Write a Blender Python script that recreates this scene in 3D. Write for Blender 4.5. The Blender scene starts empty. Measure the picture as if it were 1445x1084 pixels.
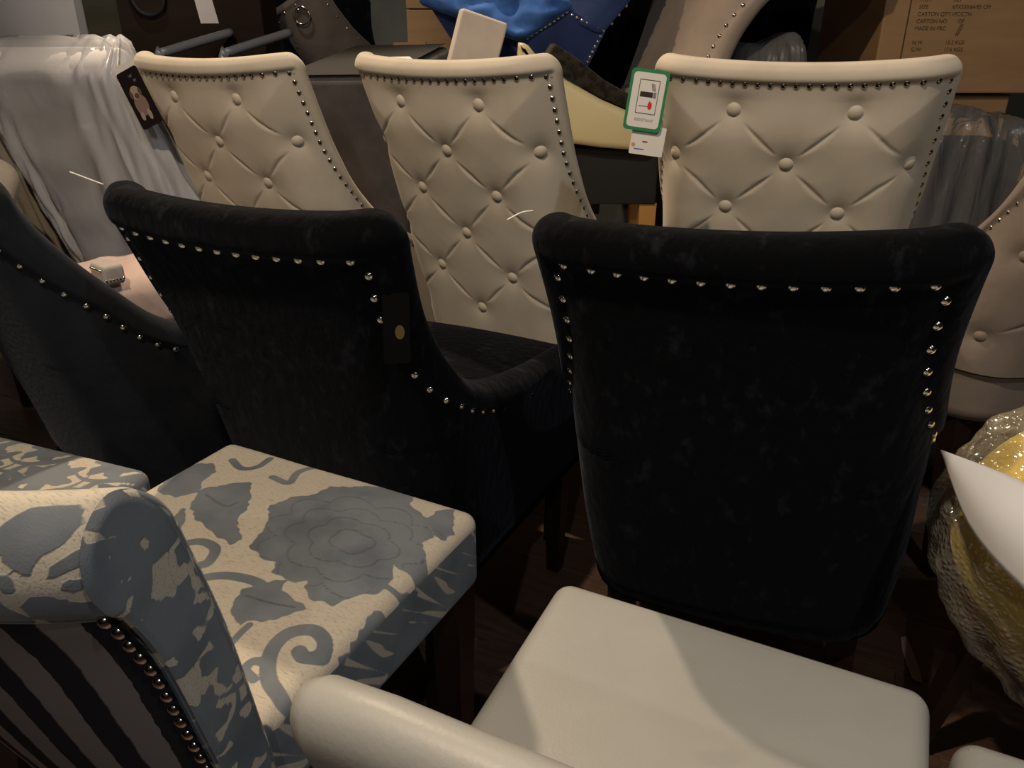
import bpy, bmesh, math, random
import numpy as np
from mathutils import Vector, Matrix, Euler

# ------------------------------------------------------------------ camera, world, lights
S = bpy.context.scene
C = S.collection
R = math.radians
cam_d = bpy.data.cameras.new('camera')
cam = bpy.data.objects.new('camera', cam_d); C.objects.link(cam)
cam.location = (0, 0, 1.18); cam.rotation_euler = (R(90 - 24), 0, 0)
cam_d.sensor_width = 36; cam_d.lens = 36 * 1080 / 1445.0; cam_d.clip_start = 0.02
S.camera = cam
S.view_settings.view_transform = 'Standard'; S.view_settings.look = 'None'
S.view_settings.gamma = 1; S.view_settings.use_curve_mapping = False
S.view_settings.exposure = -0.15
W = bpy.data.worlds.new('world'); S.world = W; W.use_nodes = True
W.node_tree.nodes['Background'].inputs[0].default_value = (0.75, 0.85, 1.0, 1)
W.node_tree.nodes['Background'].inputs[1].default_value = 0.10

def spot(name, loc, tgt, power, col, size=60, rad=0.03, blend=0.4):
    d = bpy.data.lights.new(name, 'SPOT'); d.energy = power; d.color = col
    d.spot_size = R(size); d.spot_blend = blend; d.shadow_soft_size = rad
    o = bpy.data.objects.new(name, d); C.objects.link(o); o.location = loc
    o.rotation_euler = (Vector(tgt) - Vector(loc)).to_track_quat('-Z', 'Y').to_euler()
    return o
WARM = (1.0, 0.77, 0.53)
COOL = (0.88, 0.94, 1.0)
spot('ceiling_spot_warm_near', (-0.55, 0.15, 2.75), (0.0, 1.45, 0.8), 128, WARM, 95)
spot('ceiling_spot_warm_far', (-0.75, 2.3, 2.8), (0.1, 0.9, 0.6), 165, WARM, 75)
spot('ceiling_spot_cool', (0.9, -0.5, 2.75), (0.1, 1.1, 0.6), 44, COOL, 90)
spot('added_fill_spot_rear', (-0.5, -2.0, 2.7), (0.0, 1.1, 0.7), 50, (1.0, 0.93, 0.84), 60)  # unseen fill spot, added to lift the surfaces facing the camera
spot('added_fill_spot_wall', (-1.1, 2.3, 2.85), (-1.6, 4.4, 1.2), 70, (1.0, 0.9, 0.78), 62)  # unseen spot added to brighten the pillar and the back wall

# ------------------------------------------------------------------ materials
MATS = {}
def new_mat(name):
    m = bpy.data.materials.new(name); m.use_nodes = True
    nt = m.node_tree; b = nt.nodes['Principled BSDF']
    MATS[name] = m
    return m, nt, b
def N(nt, kind, **kw):
    n = nt.nodes.new(kind)
    for k, v in kw.items():
        if k in n.inputs: n.inputs[k].default_value = v
        else: setattr(n, k, v)
    return n
def L(nt, a, b): nt.links.new(a, b)
def coord(nt, scale=(1, 1, 1), which='Object'):
    t = N(nt, 'ShaderNodeTexCoord'); mp = N(nt, 'ShaderNodeMapping')
    mp.inputs['Scale'].default_value = scale
    L(nt, t.outputs[which], mp.inputs['Vector']); return mp.outputs['Vector']
def ramp(nt, fac, stops):
    r = N(nt, 'ShaderNodeValToRGB'); L(nt, fac, r.inputs['Fac'])
    e = r.color_ramp.elements
    while len(e) < len(stops): e.new(0.5)
    for i, (p, c) in enumerate(stops):
        e[i].position = p; e[i].color = (*c, 1)
    return r.outputs['Color']
def fabric(name, c1, c2, scale=14, rough=0.85, sheen=0.0, bump=0.15, bscale=60, stretch=(1, 1, 1), lo=0.4, hi=0.6, sheen_tint=(1, 1, 1), sheen_rough=0.35, spec=0.2, weave=0.0, detail=4):
    m, nt, b = new_mat(name)
    v = coord(nt, stretch)
    n = N(nt, 'ShaderNodeTexNoise', Scale=scale, Detail=detail, Roughness=0.6); L(nt, v, n.inputs['Vector'])
    L(nt, ramp(nt, n.outputs['Fac'], [(lo, c1), (hi, c2)]), b.inputs['Base Color'])
    b.inputs['Roughness'].default_value = rough
    b.inputs['Specular IOR Level'].default_value = spec
    b.inputs['Sheen Weight'].default_value = sheen
    b.inputs['Sheen Roughness'].default_value = sheen_rough
    b.inputs['Sheen Tint'].default_value = (*sheen_tint, 1)
    n2 = N(nt, 'ShaderNodeTexNoise', Scale=bscale, Detail=5); L(nt, v, n2.inputs['Vector'])
    bp = N(nt, 'ShaderNodeBump', Strength=bump, Distance=0.01); L(nt, n2.outputs['Fac'], bp.inputs['Height'])
    L(nt, bp.outputs['Normal'], b.inputs['Normal'])
    return m
def plain(name, c, rough=0.5, metal=0.0, spec=0.5, bump=0, bscale=80, coat=0):
    m, nt, b = new_mat(name)
    b.inputs['Base Color'].default_value = (*c, 1); b.inputs['Roughness'].default_value = rough
    b.inputs['Metallic'].default_value = metal; b.inputs['Specular IOR Level'].default_value = spec
    b.inputs['Coat Weight'].default_value = coat
    if bump:
        v = coord(nt); n = N(nt, 'ShaderNodeTexNoise', Scale=bscale, Detail=4); L(nt, v, n.inputs['Vector'])
        bp = N(nt, 'ShaderNodeBump', Strength=bump, Distance=0.005); L(nt, n.outputs['Fac'], bp.inputs['Height'])
        L(nt, bp.outputs['Normal'], b.inputs['Normal'])
    return m

black_velvet = fabric('black_crushed_velvet', (0.0016, 0.0019, 0.0026), (0.026, 0.029, 0.037), 30, 0.85, 0.05, 0.35, 45, (1.3, 1.3, 0.7), 0.56, 0.90, (0.65, 0.74, 1.0), 0.5, 0.06, detail=12)  # sparse lighter flecks put the crushed pile's shimmer into the base colour
navy_velvet = fabric('charcoal_navy_velvet', (0.009, 0.011, 0.016), (0.019, 0.022, 0.029), 7, 0.85, 0.12, 0.12, 90, (1, 1, 1), 0.35, 0.7, (0.6, 0.7, 0.9), 0.4, 0.1)
cream_velvet = fabric('cream_velvet', (0.53, 0.475, 0.395), (0.61, 0.55, 0.46), 7, 0.8, 0.25, 0.05, 40, (1, 1, 1), 0.35, 0.7, (1, 0.95, 0.85), 0.4, 0.15)
taupe_velvet = fabric('taupe_velvet', (0.235, 0.195, 0.165), (0.30, 0.25, 0.215), 6, 0.8, 0.3, 0.06, 60, (1, 1, 1), 0.35, 0.7)
nail_mat = plain('polished_nickel', (0.78, 0.76, 0.72), 0.16, 1.0)
dark_nail = plain('antique_nickel', (0.50, 0.46, 0.42), 0.18, 1.0)
dark_wood = plain('dark_stained_wood', (0.018, 0.009, 0.006), 0.35)
dust_cover = plain('black_dust_cover', (0.008, 0.008, 0.008), 0.9)

# ------------------------------------------------------------------ helpers
def tag(o, label=None, cat=None, group=None, kind=None):
    if label: o['label'] = label
    if cat: o['category'] = cat
    if group: o['group'] = group
    if kind: o['kind'] = kind
    return o
def empty(name, loc=(0, 0, 0), rot=(0, 0, 0)):
    o = bpy.data.objects.new(name, None); C.objects.link(o)
    o.location = loc; o.rotation_euler = rot; o.empty_display_size = 0.1
    return o
def link(name, me, mat, parent=None):
    o = bpy.data.objects.new(name, me); C.objects.link(o)
    if mat is not None and not me.materials: me.materials.append(mat)
    o.parent = parent
    return o
def mesh(name, V, F, smooth=True, merge=False):
    me = bpy.data.meshes.new(name)
    me.from_pydata([tuple(map(float, v)) for v in V], [], [tuple(int(i) for i in f) for f in F])
    bm = bmesh.new(); bm.from_mesh(me)
    if merge: bmesh.ops.remove_doubles(bm, verts=bm.verts, dist=1e-5)
    bmesh.ops.recalc_face_normals(bm, faces=bm.faces)
    bm.to_mesh(me); bm.free()
    if smooth: me.polygons.foreach_set('use_smooth', [True] * len(me.polygons))
    me.update()
    return me
def mk(name, V, F, mat, parent=None, smooth=True, merge=False):
    return link(name, mesh(name, V, F, smooth, merge), mat, parent)
def gridF(nr, nc, off=0, wrap=False):
    F = []
    for i in range(nr - 1):
        for j in range(nc if wrap else nc - 1):
            k = (j + 1) % nc
            F.append((off + i*nc + j, off + i*nc + k, off + (i+1)*nc + k, off + (i+1)*nc + j))
    return F
def axis_samples(h, r, n, m=4):
    t = np.tan(np.linspace(0, math.pi/4, m + 1)[1:]) * r
    inner = np.linspace(-(h - r), h - r, n + 1)
    return np.concatenate([-(h - r) - t[::-1], inner, (h - r) + t])
def cushion(sx, sy, sz, r, n=(6, 6, 3), fn=None, m=4):
    """rounded box, base at z=0, centred in x and y"""
    h = np.array([sx, sy, sz]) / 2
    ax = [axis_samples(h[i], r, n[i], m) for i in range(3)]
    V = []; F = []
    for d in range(3):
        a, b = [(1, 2), (2, 0), (0, 1)][d]
        A, B = np.meshgrid(ax[a], ax[b], indexing='ij')
        for s in (-1, 1):
            P = np.zeros(A.shape + (3,)); P[..., a] = A; P[..., b] = B; P[..., d] = s * h[d]
            F += gridF(A.shape[0], A.shape[1], len(V)); V += list(P.reshape(-1, 3))
    V = np.array(V)
    key = np.round(V, 6); _, idx, inv = np.unique(key, axis=0, return_index=True, return_inverse=True)
    inv = inv.reshape(-1); V = V[idx]; F = [tuple(inv[i] for i in f) for f in F]
    q = np.clip(V, -(h - r), h - r); dd = V - q
    V = q + r * dd / np.maximum(np.linalg.norm(dd, axis=1, keepdims=True), 1e-9)
    V[:, 2] += h[2]
    if fn is not None: V = fn(V, h)
    return V, F
def seat_fn(crown=0.015, taper=1.0, bulge=0.0):
    def f(V, h):
        x = V[:, 0] / h[0]; y = V[:, 1] / h[1]
        top = np.clip((V[:, 2] - h[2]) / h[2], 0, 1)
        V = V.copy()
        V[:, 2] += crown * (1 - x**2) * (1 - y**2) * top
        V[:, 0] *= (taper + (1 - taper) * (y + 1) / 2)
        return V
    return f
def frame_box(p0, p1, a0, b0, a1, b1):
    """tapered rectangular bar from p0 (half sizes a0,b0 in x,y) to p1"""
    V = []
    for p, a, b in ((p0, a0, b0), (p1, a1, b1)):
        for sx, sy in ((-1, -1), (1, -1), (1, 1), (-1, 1)): V.append((p[0] + sx*a, p[1] + sy*b, p[2]))
    return V, [(0, 1, 2, 3), (4, 5, 6, 7), (0, 1, 5, 4), (1, 2, 6, 5), (2, 3, 7, 6), (3, 0, 4, 7)]
def tube(pts, r, seg=8):
    P = [Vector(p) for p in pts]; V = []; F = []
    up = Vector((0, 0, 1)); n = len(P)
    for i, p in enumerate(P):
        t = (P[min(i+1, n-1)] - P[max(i-1, 0)]).normalized()
        a = t.cross(up)
        if a.length < 1e-3: a = t.cross(Vector((1, 0, 0)))
        a.normalize(); b = t.cross(a)
        for k in range(seg):
            th = 2 * math.pi * k / seg; V.append(p + a * (r * math.cos(th)) + b * (r * math.sin(th)))
    F = gridF(n, seg, 0, True) + [tuple(range(seg)), tuple(range((n-1)*seg, n*seg))]
    return V, F
def catmull(P, n=12):
    P = np.array(P, float); Q = np.vstack([2*P[0]-P[1], P, 2*P[-1]-P[-2]]); out = []
    for i in range(1, len(Q) - 2):
        for t in np.linspace(0, 1, n, endpoint=False):
            a, b, c, d = Q[i-1], Q[i], Q[i+1], Q[i+2]
            out.append(0.5 * ((2*b) + (c-a)*t + (2*a-5*b+4*c-d)*t*t + (-a+3*b-3*c+d)*t**3))
    out.append(P[-1]); return np.array(out)
def resample(P, step):
    P = np.array(P, float); d = np.r_[0, np.cumsum(np.linalg.norm(np.diff(P, axis=0), axis=1))]
    k = max(2, int(round(d[-1] / step)) + 1); s = np.linspace(0, d[-1], k)
    return np.stack([np.interp(s, d, P[:, i]) for i in range(P.shape[1])], 1)
def smooth01(x, a, b):
    t = np.clip((x - a) / (b - a), 0, 1); return t * t * (3 - 2 * t)
_dome = {}
def dome_mesh(r, h, seg=10, key='dome'):
    k = (r, h, seg, key)
    if k in _dome: return _dome[k]
    V = []
    for i, ph in enumerate((0.0, 0.5, 1.0)):
        rr = r * math.cos(ph * math.pi / 2 * 0.75); z = h * math.sin(ph * math.pi / 2 * 0.75) / math.sin(math.pi/2*0.75)
        for j in range(seg): V.append((rr * math.cos(2*math.pi*j/seg), rr * math.sin(2*math.pi*j/seg), z))
    V.append((0, 0, h * 1.06))
    F = gridF(3, seg, 0, True) + [(2*seg + j, 2*seg + (j+1) % seg, 3*seg) for j in range(seg)]
    _dome[k] = mesh(key, V, F); return _dome[k]
def place_on(name, me, mat, parent, p, n, lift=0.0):
    o = link(name, me, mat, parent)
    n = Vector(n).normalized(); o.location = Vector(p) + n * lift
    o.rotation_euler = n.to_track_quat('Z', 'Y').to_euler()
    return o

# ------------------------------------------------------------------ scoop-back chair
class Scoop:
    """wing-back dining chair facing +Y; origin on the floor under the back's lower edge.
    The back is a bent padded shell; (a, z) are coordinates on the unrolled shell."""
    def __init__(s, H=1.0, zb=0.34, rec=0.16, wz=None, rim=None, D=0.52, r=0.03, rc=0.07, cr=0.045, band=0.06,
                 groove=0.010, bow=0.02, dip=0.012, recp=1.25, pad=0.0, tuft=None):
        s.__dict__.update(locals())
        s.wtab = catmull(wz, 10)                        # (z, half width) upward
        rim = catmull(rim, 14)                          # (z, yf) from the top down to the front of the seat
        s.rim = rim[::-1]                               # upward
        z_side = np.maximum.accumulate(s.rim[:, 0] + np.arange(len(s.rim)) * 1e-6)
        s.zr = z_side; s.yr = s.rim[:, 1]
        s.zf = s.zr[0]
        z = np.concatenate([np.linspace(zb, s.zf, 9)[:-1], s.zr])
        s.z_side = z[z <= H - cr]
        top = H - cr + cr * np.sin(np.linspace(0, math.pi/2, 16))
        s.zl = np.concatenate([s.z_side, top[top > s.z_side[-1] + 1e-4]])
        # boundary of the unrolled shell
        Lz = s.Lh(s.zl)
        B = [(Lz[i], s.zl[i]) for i in range(len(s.zl))]
        B += [(Lz[-1] * t, H) for t in np.linspace(1, 0, 12)[1:]]
        s.B = np.array(B)
    def w(s, z): return np.interp(z, s.wtab[:, 0], s.wtab[:, 1])
    def Lh(s, z):
        z = np.asarray(z, float)
        yf = np.interp(z, s.zr, s.yr); yf = np.where(z < s.zf, s.yr[0], yf)
        ph = np.arccos(np.clip(1 - yf / s.rc, -1, 1)); ph = np.where(yf >= s.rc, math.pi/2, ph)
        l = s.w(z) - s.rc + s.rc * ph + np.maximum(yf - s.rc, 0)
        k = np.clip((z - (s.H - s.cr)) / s.cr, 0, 1)
        return l - s.cr * (1 - np.sqrt(np.maximum(1 - k**2, 0)))
    def base(s, a, z):
        w = s.w(z); q = np.clip((z - s.zb) / (s.H - s.zb), 0, 1)
        yb = -s.rec * q ** s.recp
        aa = np.abs(a); sg = np.sign(a)
        c0 = w - s.rc
        th = np.clip((aa - c0) / s.rc, 0, math.pi/2)
        x = np.where(aa < c0, aa, c0 + s.rc * np.sin(th))
        y = yb + s.rc * (1 - np.cos(th)) - s.bow * (1 - np.clip(aa / w, 0, 1)**2)
        y = y + np.maximum(aa - c0 - s.rc * math.pi/2, 0)
        zz = z - s.dip * (1 - np.clip(aa / w, 0, 1)**2) * smooth01(z, s.H - 0.3, s.H)
        return np.stack([x * sg, y, zz], -1)
    def normal(s, a, z):
        e = 0.004
        da = s.base(a + e, z) - s.base(a - e, z); dz = s.base(a, z + e) - s.base(a, z - e)
        n = np.cross(da, dz); n /= np.linalg.norm(n, axis=-1, keepdims=True)
        return n
    def dist(s, a, z):
        p = np.stack([np.abs(a), z], -1)[..., None, :]
        A = s.B[:-1]; D = s.B[1:] - A
        t = np.clip(((p - A) * D).sum(-1) / np.maximum((D * D).sum(-1), 1e-12), 0, 1)
        q = A + D * t[..., None]
        return np.sqrt(((p - q)**2).sum(-1)).min(-1)
    def thick(s, d, outer):
        r = s.r; k = 1 - np.minimum(d, r) / r
        th = r * np.sqrt(np.maximum(1 - k**2, 0))
        if outer: th = th - s.groove * smooth01(d, s.band - 0.012, s.band + 0.004)
        return th
    def outer(s, a, z):
        a = np.asarray(a, float); z = np.asarray(z, float)
        d = s.dist(a, z); n = s.normal(a, z); th = s.thick(d, True)
        if s.pad: th = th + s.pad * smooth01(d, s.band, s.band + 0.10)
        if s.tuft is not None: th = th - s.tuft(a, z) * smooth01(d, s.band, s.band + 0.03)
        return s.base(a, z) + n * th[..., None], n
    def build(s, name, label, group, mats, loc, rz, seat_z, front_w=None, ncol=46, nail=0.0065, nail_step=0.033, nails='outer',
              legs=True, seat=True, tilt=(0, 0), cat='chair', nail_skip=None, zlow=None, leg_wood=None):
        body, nailm = mats
        root = empty(name, (loc[0], loc[1], loc[2] if len(loc) > 2 else 0), (tilt[0], tilt[1], rz)); tag(root, label, cat, group)
        if not hasattr(s, 'cache'): s.cache = {}
        def shared(key, make):
            if key not in s.cache: s.cache[key] = make()
            me = s.cache[key]
            if me.materials and me.materials[0] != body:
                me = me.copy(); me.materials.clear()
            return me
        t = np.linspace(0, 1, ncol); g = 0.45 * t + 0.55 * (1 - (1 - t)**2.2)
        g = np.concatenate([-g[:0:-1], g])
        Lz = s.Lh(s.zl); A = Lz[:, None] * g[None, :]; Z = np.repeat(s.zl[:, None], len(g), 1)
        def make_shell():
            tf_, s.tuft = s.tuft, None
            pd_, s.pad = s.pad, 0.0
            O, n = s.outer(A, Z); s.tuft = tf_; s.pad = pd_
            if tf_ is not None: O = O - n * (0.018 * smooth01(s.dist(A, Z), s.band + 0.002, s.band + 0.012) * smooth01(Z, s.H - 0.61, s.H - 0.58) * smooth01(0.30 - np.abs(A), 0.005, 0.03))[..., None]
            I = s.base(A, Z) - n * s.thick(s.dist(A, Z), False)[..., None]
            nr, nc = A.shape
            V = np.concatenate([O.reshape(-1, 3), I.reshape(-1, 3)])
            F = gridF(nr, nc) + gridF(nr, nc, nr * nc)
            F += [(j, j + 1, nr*nc + j + 1, nr*nc + j) for j in range(nc - 1)]
            return mesh('backrest', V, F, True, True)
        shell = link('backrest', shared('shell', make_shell), body, root)
        if s.tuft is not None:
            def make_panel():
                aa = np.linspace(-0.30, 0.30, 231); zz = np.linspace(s.H - 0.62, s.H - 0.01, 235)
                Ag, Zg = np.meshgrid(aa, zz); d = s.dist(Ag, Zg); ok = (d > s.band - 0.004) & (np.abs(Ag) < s.Lh(Zg))
                P, nn = s.outer(Ag, Zg); P = P + nn * 0.0012
                idx = -np.ones(Ag.shape, int); idx[ok] = np.arange(ok.sum()); F = []
                for i in range(Ag.shape[0] - 1):
                    for j in range(Ag.shape[1] - 1):
                        q = (idx[i, j], idx[i, j+1], idx[i+1, j+1], idx[i+1, j])
                        if min(q) >= 0: F.append(q)
                return mesh('tufted_panel', P[ok], F)
            link('tufted_panel', shared('panel', make_panel), body, shell)
        if nails:
            Bd = s.B; tg = np.gradient(Bd, axis=0); tg /= np.maximum(np.linalg.norm(tg, axis=1, keepdims=True), 1e-9)
            off = Bd + np.stack([-tg[:, 1], tg[:, 0]], 1) * s.band
            dd = np.array([s.dist(np.array([p[0]]), np.array([p[1]]))[0] for p in off])
            off = off[(dd > s.band * 0.97) & (off[:, 1] > s.zf - 0.5 * s.band)]
            zcut = zlow if zlow is not None else -1
            off = off[off[:, 1] > zcut]
            half = resample(off, nail_step)
            pts = np.concatenate([half, (half * [-1, 1])[::-1][1:]]) if abs(half[-1, 0]) < 1e-3 else np.concatenate([half, (half * [-1, 1])[::-1]])
            me = dome_mesh(nail, nail * 0.62)
            for (a, z) in pts:
                if nail_skip and nail_skip(a, z): continue
                p, nn = s.outer(np.array([a]), np.array([z]))
                place_on('nail', me, nailm, root, p[0], nn[0], -0.0006)
        if seat:
            ws = float(s.w(np.array(s.zf))) - s.r * 0.6
            V, F = cushion(2 * ws, s.D - 0.02, seat_z - s.zb, 0.035, (10, 10, 3), seat_fn(0.03))
            V = V + np.array([0, (s.D - 0.02) / 2 + 0.03, s.zb])
            mk('seat', V, F, body, root)
        if legs:
            wl = float(s.w(np.array(s.zb))) - 0.035
            for sx in (-1, 1):
                V, F = frame_box((sx * wl, s.D - 0.03, s.zb + 0.01), (sx * wl, s.D - 0.03, 0), 0.024, 0.024, 0.015, 0.015)
                mk('leg', V, F, leg_wood or dark_wood, root, False)
                V, F = frame_box((sx * wl, 0.03, s.zb + 0.01), (sx * wl, -0.01, 0), 0.022, 0.024, 0.015, 0.017)
                mk('leg', V, F, leg_wood or dark_wood, root, False)
        return root

def tuft_fn(buttons, pitch, depth=0.014, crease=0.0052):
    """dimple at each button, folds along the lines that join neighbours"""
    Bt = np.array(buttons)
    segs = [(Bt[i], Bt[j]) for i in range(len(Bt)) for j in range(i) if 0.3*pitch < np.linalg.norm(Bt[i]-Bt[j]) < 1.2*pitch and abs(Bt[i][0]-Bt[j][0]) > 0.02 and abs(Bt[i][1]-Bt[j][1]) > 0.02]
    def f(a, z):
        p = np.stack([a, z], -1); out = np.zeros(np.shape(a))
        for b in Bt:
            d = np.linalg.norm(p - b, axis=-1); out = np.maximum(out, depth * np.exp(-(d / (0.17 * pitch)) ** 1.1))
        for A, Bb in segs:
            D = Bb - A; t = np.clip(((p - A) * D).sum(-1) / (D @ D), 0, 1)
            d = np.linalg.norm(p - A - D * t[..., None], axis=-1)
            out = np.maximum(out, crease * (0.72 * np.exp(-(d / 0.003)**1.3) + 0.28 * np.exp(-d / 0.016)))
        return out
    return f, segs

RIM_BLACK = [(1.00, 0.045), (0.93, 0.046), (0.84, 0.052), (0.765, 0.073), (0.71, 0.115), (0.675, 0.19), (0.65, 0.31), (0.637, 0.43), (0.628, 0.55)]
WZ_BLACK = [(0.30, 0.212), (0.45, 0.228), (0.62, 0.230), (0.75, 0.229), (0.88, 0.238), (1.02, 0.256)]
sc_black = Scoop(H=1.0, zb=0.33, rec=0.17, wz=WZ_BLACK, rim=RIM_BLACK, D=0.55, r=0.032, band=0.05, cr=0.04)
def top_pose(TL, TR, rec):
    """origin and heading of a chair from the two ends of its top rail"""
    TL = Vector(TL); TR = Vector(TR); d = TR - TL; rz = math.atan2(d.y, d.x)
    c = (TL + TR) / 2; return (c.x - math.sin(rz) * rec, c.y + math.cos(rz) * rec), rz
loc, rz = top_pose((0.035, 0.955), (0.487, 0.765), 0.17)
loc = (loc[0] + 0.045 * math.cos(rz), loc[1] + 0.045 * math.sin(rz))
blackR = sc_black.build('dining_chair', 'black crushed velvet dining chair behind the pale grey leather seat', 'black crushed velvet chairs', (black_velvet, nail_mat), loc, rz, 0.58, tilt=(0, R(-3)))
loc, rz = top_pose((-0.585, 1.12), (-0.165, 0.90), 0.17)
black2 = sc_black.build('dining_chair', 'black crushed velvet dining chair with a black hang tag, behind the floral seat', 'black crushed velvet chairs', (black_velvet, nail_mat), loc, rz, 0.58)

# cream chairs with buttoned outside backs
def lattice(H, zb, dx=0.195, dz=0.092, n=6, z0=0.062):
    out = []
    for i in range(n):
        z = H - z0 - dz * i
        xs = (-dx/2, dx/2) if i % 2 == 0 else (-dx, 0, dx)
        out += [(x, z) for x in xs]
    return out
H = 1.165
RIM_CREAM = [(H, 0.05), (H-.07, 0.052), (H-.20, 0.07), (H-.30, 0.11), (H-.40, 0.20), (H-.47, 0.34), (H-.51, 0.50), (H-.54, 0.56)]
WZ_CREAM = [(0.38, 0.19), (0.60, 0.20), (0.80, 0.212), (0.92, 0.220), (1.05, 0.232), (H+.02, 0.243)]
BT = lattice(H - 0.015, 0.45)
tf, tsegs = tuft_fn(BT, 0.134)
sc_cream = Scoop(H=H, zb=0.42, rec=0.21, wz=WZ_CREAM, rim=RIM_CREAM, D=0.56, r=0.024, band=0.030, groove=0.006, dip=0.014, cr=0.03, pad=0.012, tuft=tf)
def cream_chair(TL, TR, label, rec=0.21):
    loc, rz = top_pose(TL, TR, rec)
    o = sc_cream.build('dining_chair', label, 'cream buttoned dining chairs', (cream_velvet, dark_nail), loc, rz, 0.62, ncol=110, nail=0.0060, nail_step=0.0205)
    me = dome_mesh(0.0145, 0.0085, 14, 'button')
    for (a, z) in BT:
        p, n = sc_cream.outer(np.array([a]), np.array([z]))
        place_on('button', me, cream_velvet, o, p[0], n[0], 0.003)
    return o
cream_mid = cream_chair((-0.349, 1.735), (0.068, 1.44), 'cream velvet buttoned dining chair between the two other cream chairs')
cream_left = cream_chair((-0.868, 1.875), (-0.44, 1.62), 'cream velvet buttoned dining chair with a dog photo tag')
cream_right = cream_chair((0.254, 1.475), (0.711, 1.305), 'cream velvet buttoned dining chair with a green bordered safety tag')

# ------------------------------------------------------------------ room shell
HEAD = R(-27)                                           # the room's own direction
def floor_mat():
    m, nt, b = new_mat('dark_brown_floorboard')
    v = coord(nt, (3, 22, 3), 'Object')
    n = N(nt, 'ShaderNodeTexNoise', Scale=3, Detail=7, Roughness=0.65); L(nt, v, n.inputs['Vector'])
    oi = N(nt, 'ShaderNodeObjectInfo')
    mx = N(nt, 'ShaderNodeMath', operation='MULTIPLY_ADD'); mx.inputs[1].default_value = 0.25
    L(nt, oi.outputs['Random'], mx.inputs[0]); L(nt, n.outputs['Fac'], mx.inputs[2])
    L(nt, ramp(nt, mx.outputs[0], [(0.35, (0.06, 0.032, 0.022)), (0.65, (0.13, 0.075, 0.055)), (0.9, (0.18, 0.115, 0.09))]), b.inputs['Base Color'])
    b.inputs['Roughness'].default_value = 0.42
    return m
floorboard = floor_mat()
floor_base = plain('floor_underlay', (0.16, 0.12, 0.10), 0.7)
def rot2(x, y, a=HEAD): return (x*math.cos(a) - y*math.sin(a), x*math.sin(a) + y*math.cos(a))
fl = empty('floor', (0, 0, 0), (0, 0, HEAD)); tag(fl, kind='structure')
mk('underlay', [(-5, -4, -0.004), (5, -4, -0.004), (5, 6, -0.004), (-5, 6, -0.004)], [(0, 1, 2, 3)], floor_base, fl, False)
PW, PL = 0.19, 1.25
Vb, Fb = cushion(PL - 0.002, PW - 0.002, 0.012, 0.0015, (1, 1, 1), None, 1)
plank_me = mesh('plank', Vb + np.array([0, 0, -0.012]), Fb, False); plank_me.materials.append(floorboard)
rng = random.Random(4)
for j in range(-6, 20):
    off = rng.uniform(0, PL)
    for i in range(-3, 4):
        o = link('plank', plank_me, None, fl); o.location = (i * PL + off - 0.6, j * PW, 0)
wall_paint = fabric('grey_wall_paint', (0.20, 0.215, 0.19), (0.24, 0.25, 0.225), 3, 0.8, 0, 0.05, 60)
pale_paint = fabric('pale_wall_paint', (0.52, 0.50, 0.50), (0.58, 0.56, 0.56), 2, 0.8, 0, 0.03, 60)
def wall(name, cx, cy, sx, sy, z0, z1, mat, rz=HEAD):
    V, F = frame_box((0, 0, z0), (0, 0, z1), sx/2, sy/2, sx/2, sy/2)
    o = mk(name, V, F, mat, None, False); o.location = (cx, cy, 0); o.rotation_euler = (0, 0, rz); tag(o, kind='structure'); return o
x, y = rot2(0.0, 4.6); wall('wall_back', x, y, 9, 0.1, 0, 3.0, wall_paint)
x, y = rot2(-4.0, 1.0); wall('wall_left', x, y, 0.1, 9, 0, 3.0, wall_paint)
x, y = rot2(4.0, 1.0); wall('wall_right', x, y, 0.1, 9, 0, 3.0, wall_paint)
x, y = rot2(0.0, -3.0); wall('wall_front', x, y, 9, 0.1, 0, 3.0, wall_paint)
x, y = rot2(0.0, 0.8); wall('ceiling', x, y, 9, 9, 3.0, 3.08, plain('white_ceiling', (0.6, 0.58, 0.55), 0.9))
wall('wall_pillar', -2.085, 3.32, 1.02, 0.5, 0, 3.0, pale_paint, 0)

# ------------------------------------------------------------------ charcoal navy chair
RIM_NAVY = [(1.00, 0.045), (0.93, 0.046), (0.86, 0.07), (0.78, 0.115), (0.72, 0.155), (0.685, 0.205), (0.667, 0.265), (0.655, 0.34), (0.648, 0.42)]
sc_navy = Scoop(H=1.0, zb=0.33, rec=0.17, wz=WZ_BLACK, rim=RIM_NAVY, D=0.42, r=0.032, band=0.055, cr=0.04)
navy = sc_navy.build('dining_chair', 'charcoal navy velvet dining chair with a sweeping side wing and pink cushion', None, (navy_velvet, nail_mat), (-0.895, 1.455), R(-40), 0.585)

# ------------------------------------------------------------------ taupe buttoned chair
tf2, _ = tuft_fn(BT, 0.134)
RIM_TAUPE = [(z, min(y, 0.33) if y < 0.33 else 0.33 + 0.0005 * i) for i, (z, y) in enumerate(RIM_CREAM)]
sc_taupe = Scoop(H=H, zb=0.42, rec=0.19, wz=WZ_CREAM, rim=RIM_TAUPE, D=0.33, r=0.024, band=0.030, groove=0.006, dip=0.014, cr=0.03, pad=0.012, tuft=tf2)
taupe = sc_taupe.build('dining_chair', 'taupe velvet buttoned dining chair beside the bubble wrapped yellow chair', None, (taupe_velvet, nail_mat), (1.168, 1.56), R(12), 0.62, ncol=90, nail=0.0055, nail_step=0.0205)
for (a, z) in BT:
    p, n = sc_taupe.outer(np.array([a]), np.array([z]))
    place_on('button', dome_mesh(0.0145, 0.0085, 14, 'button_taupe'), taupe_velvet, taupe, p[0], n[0], 0.003)

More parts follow.
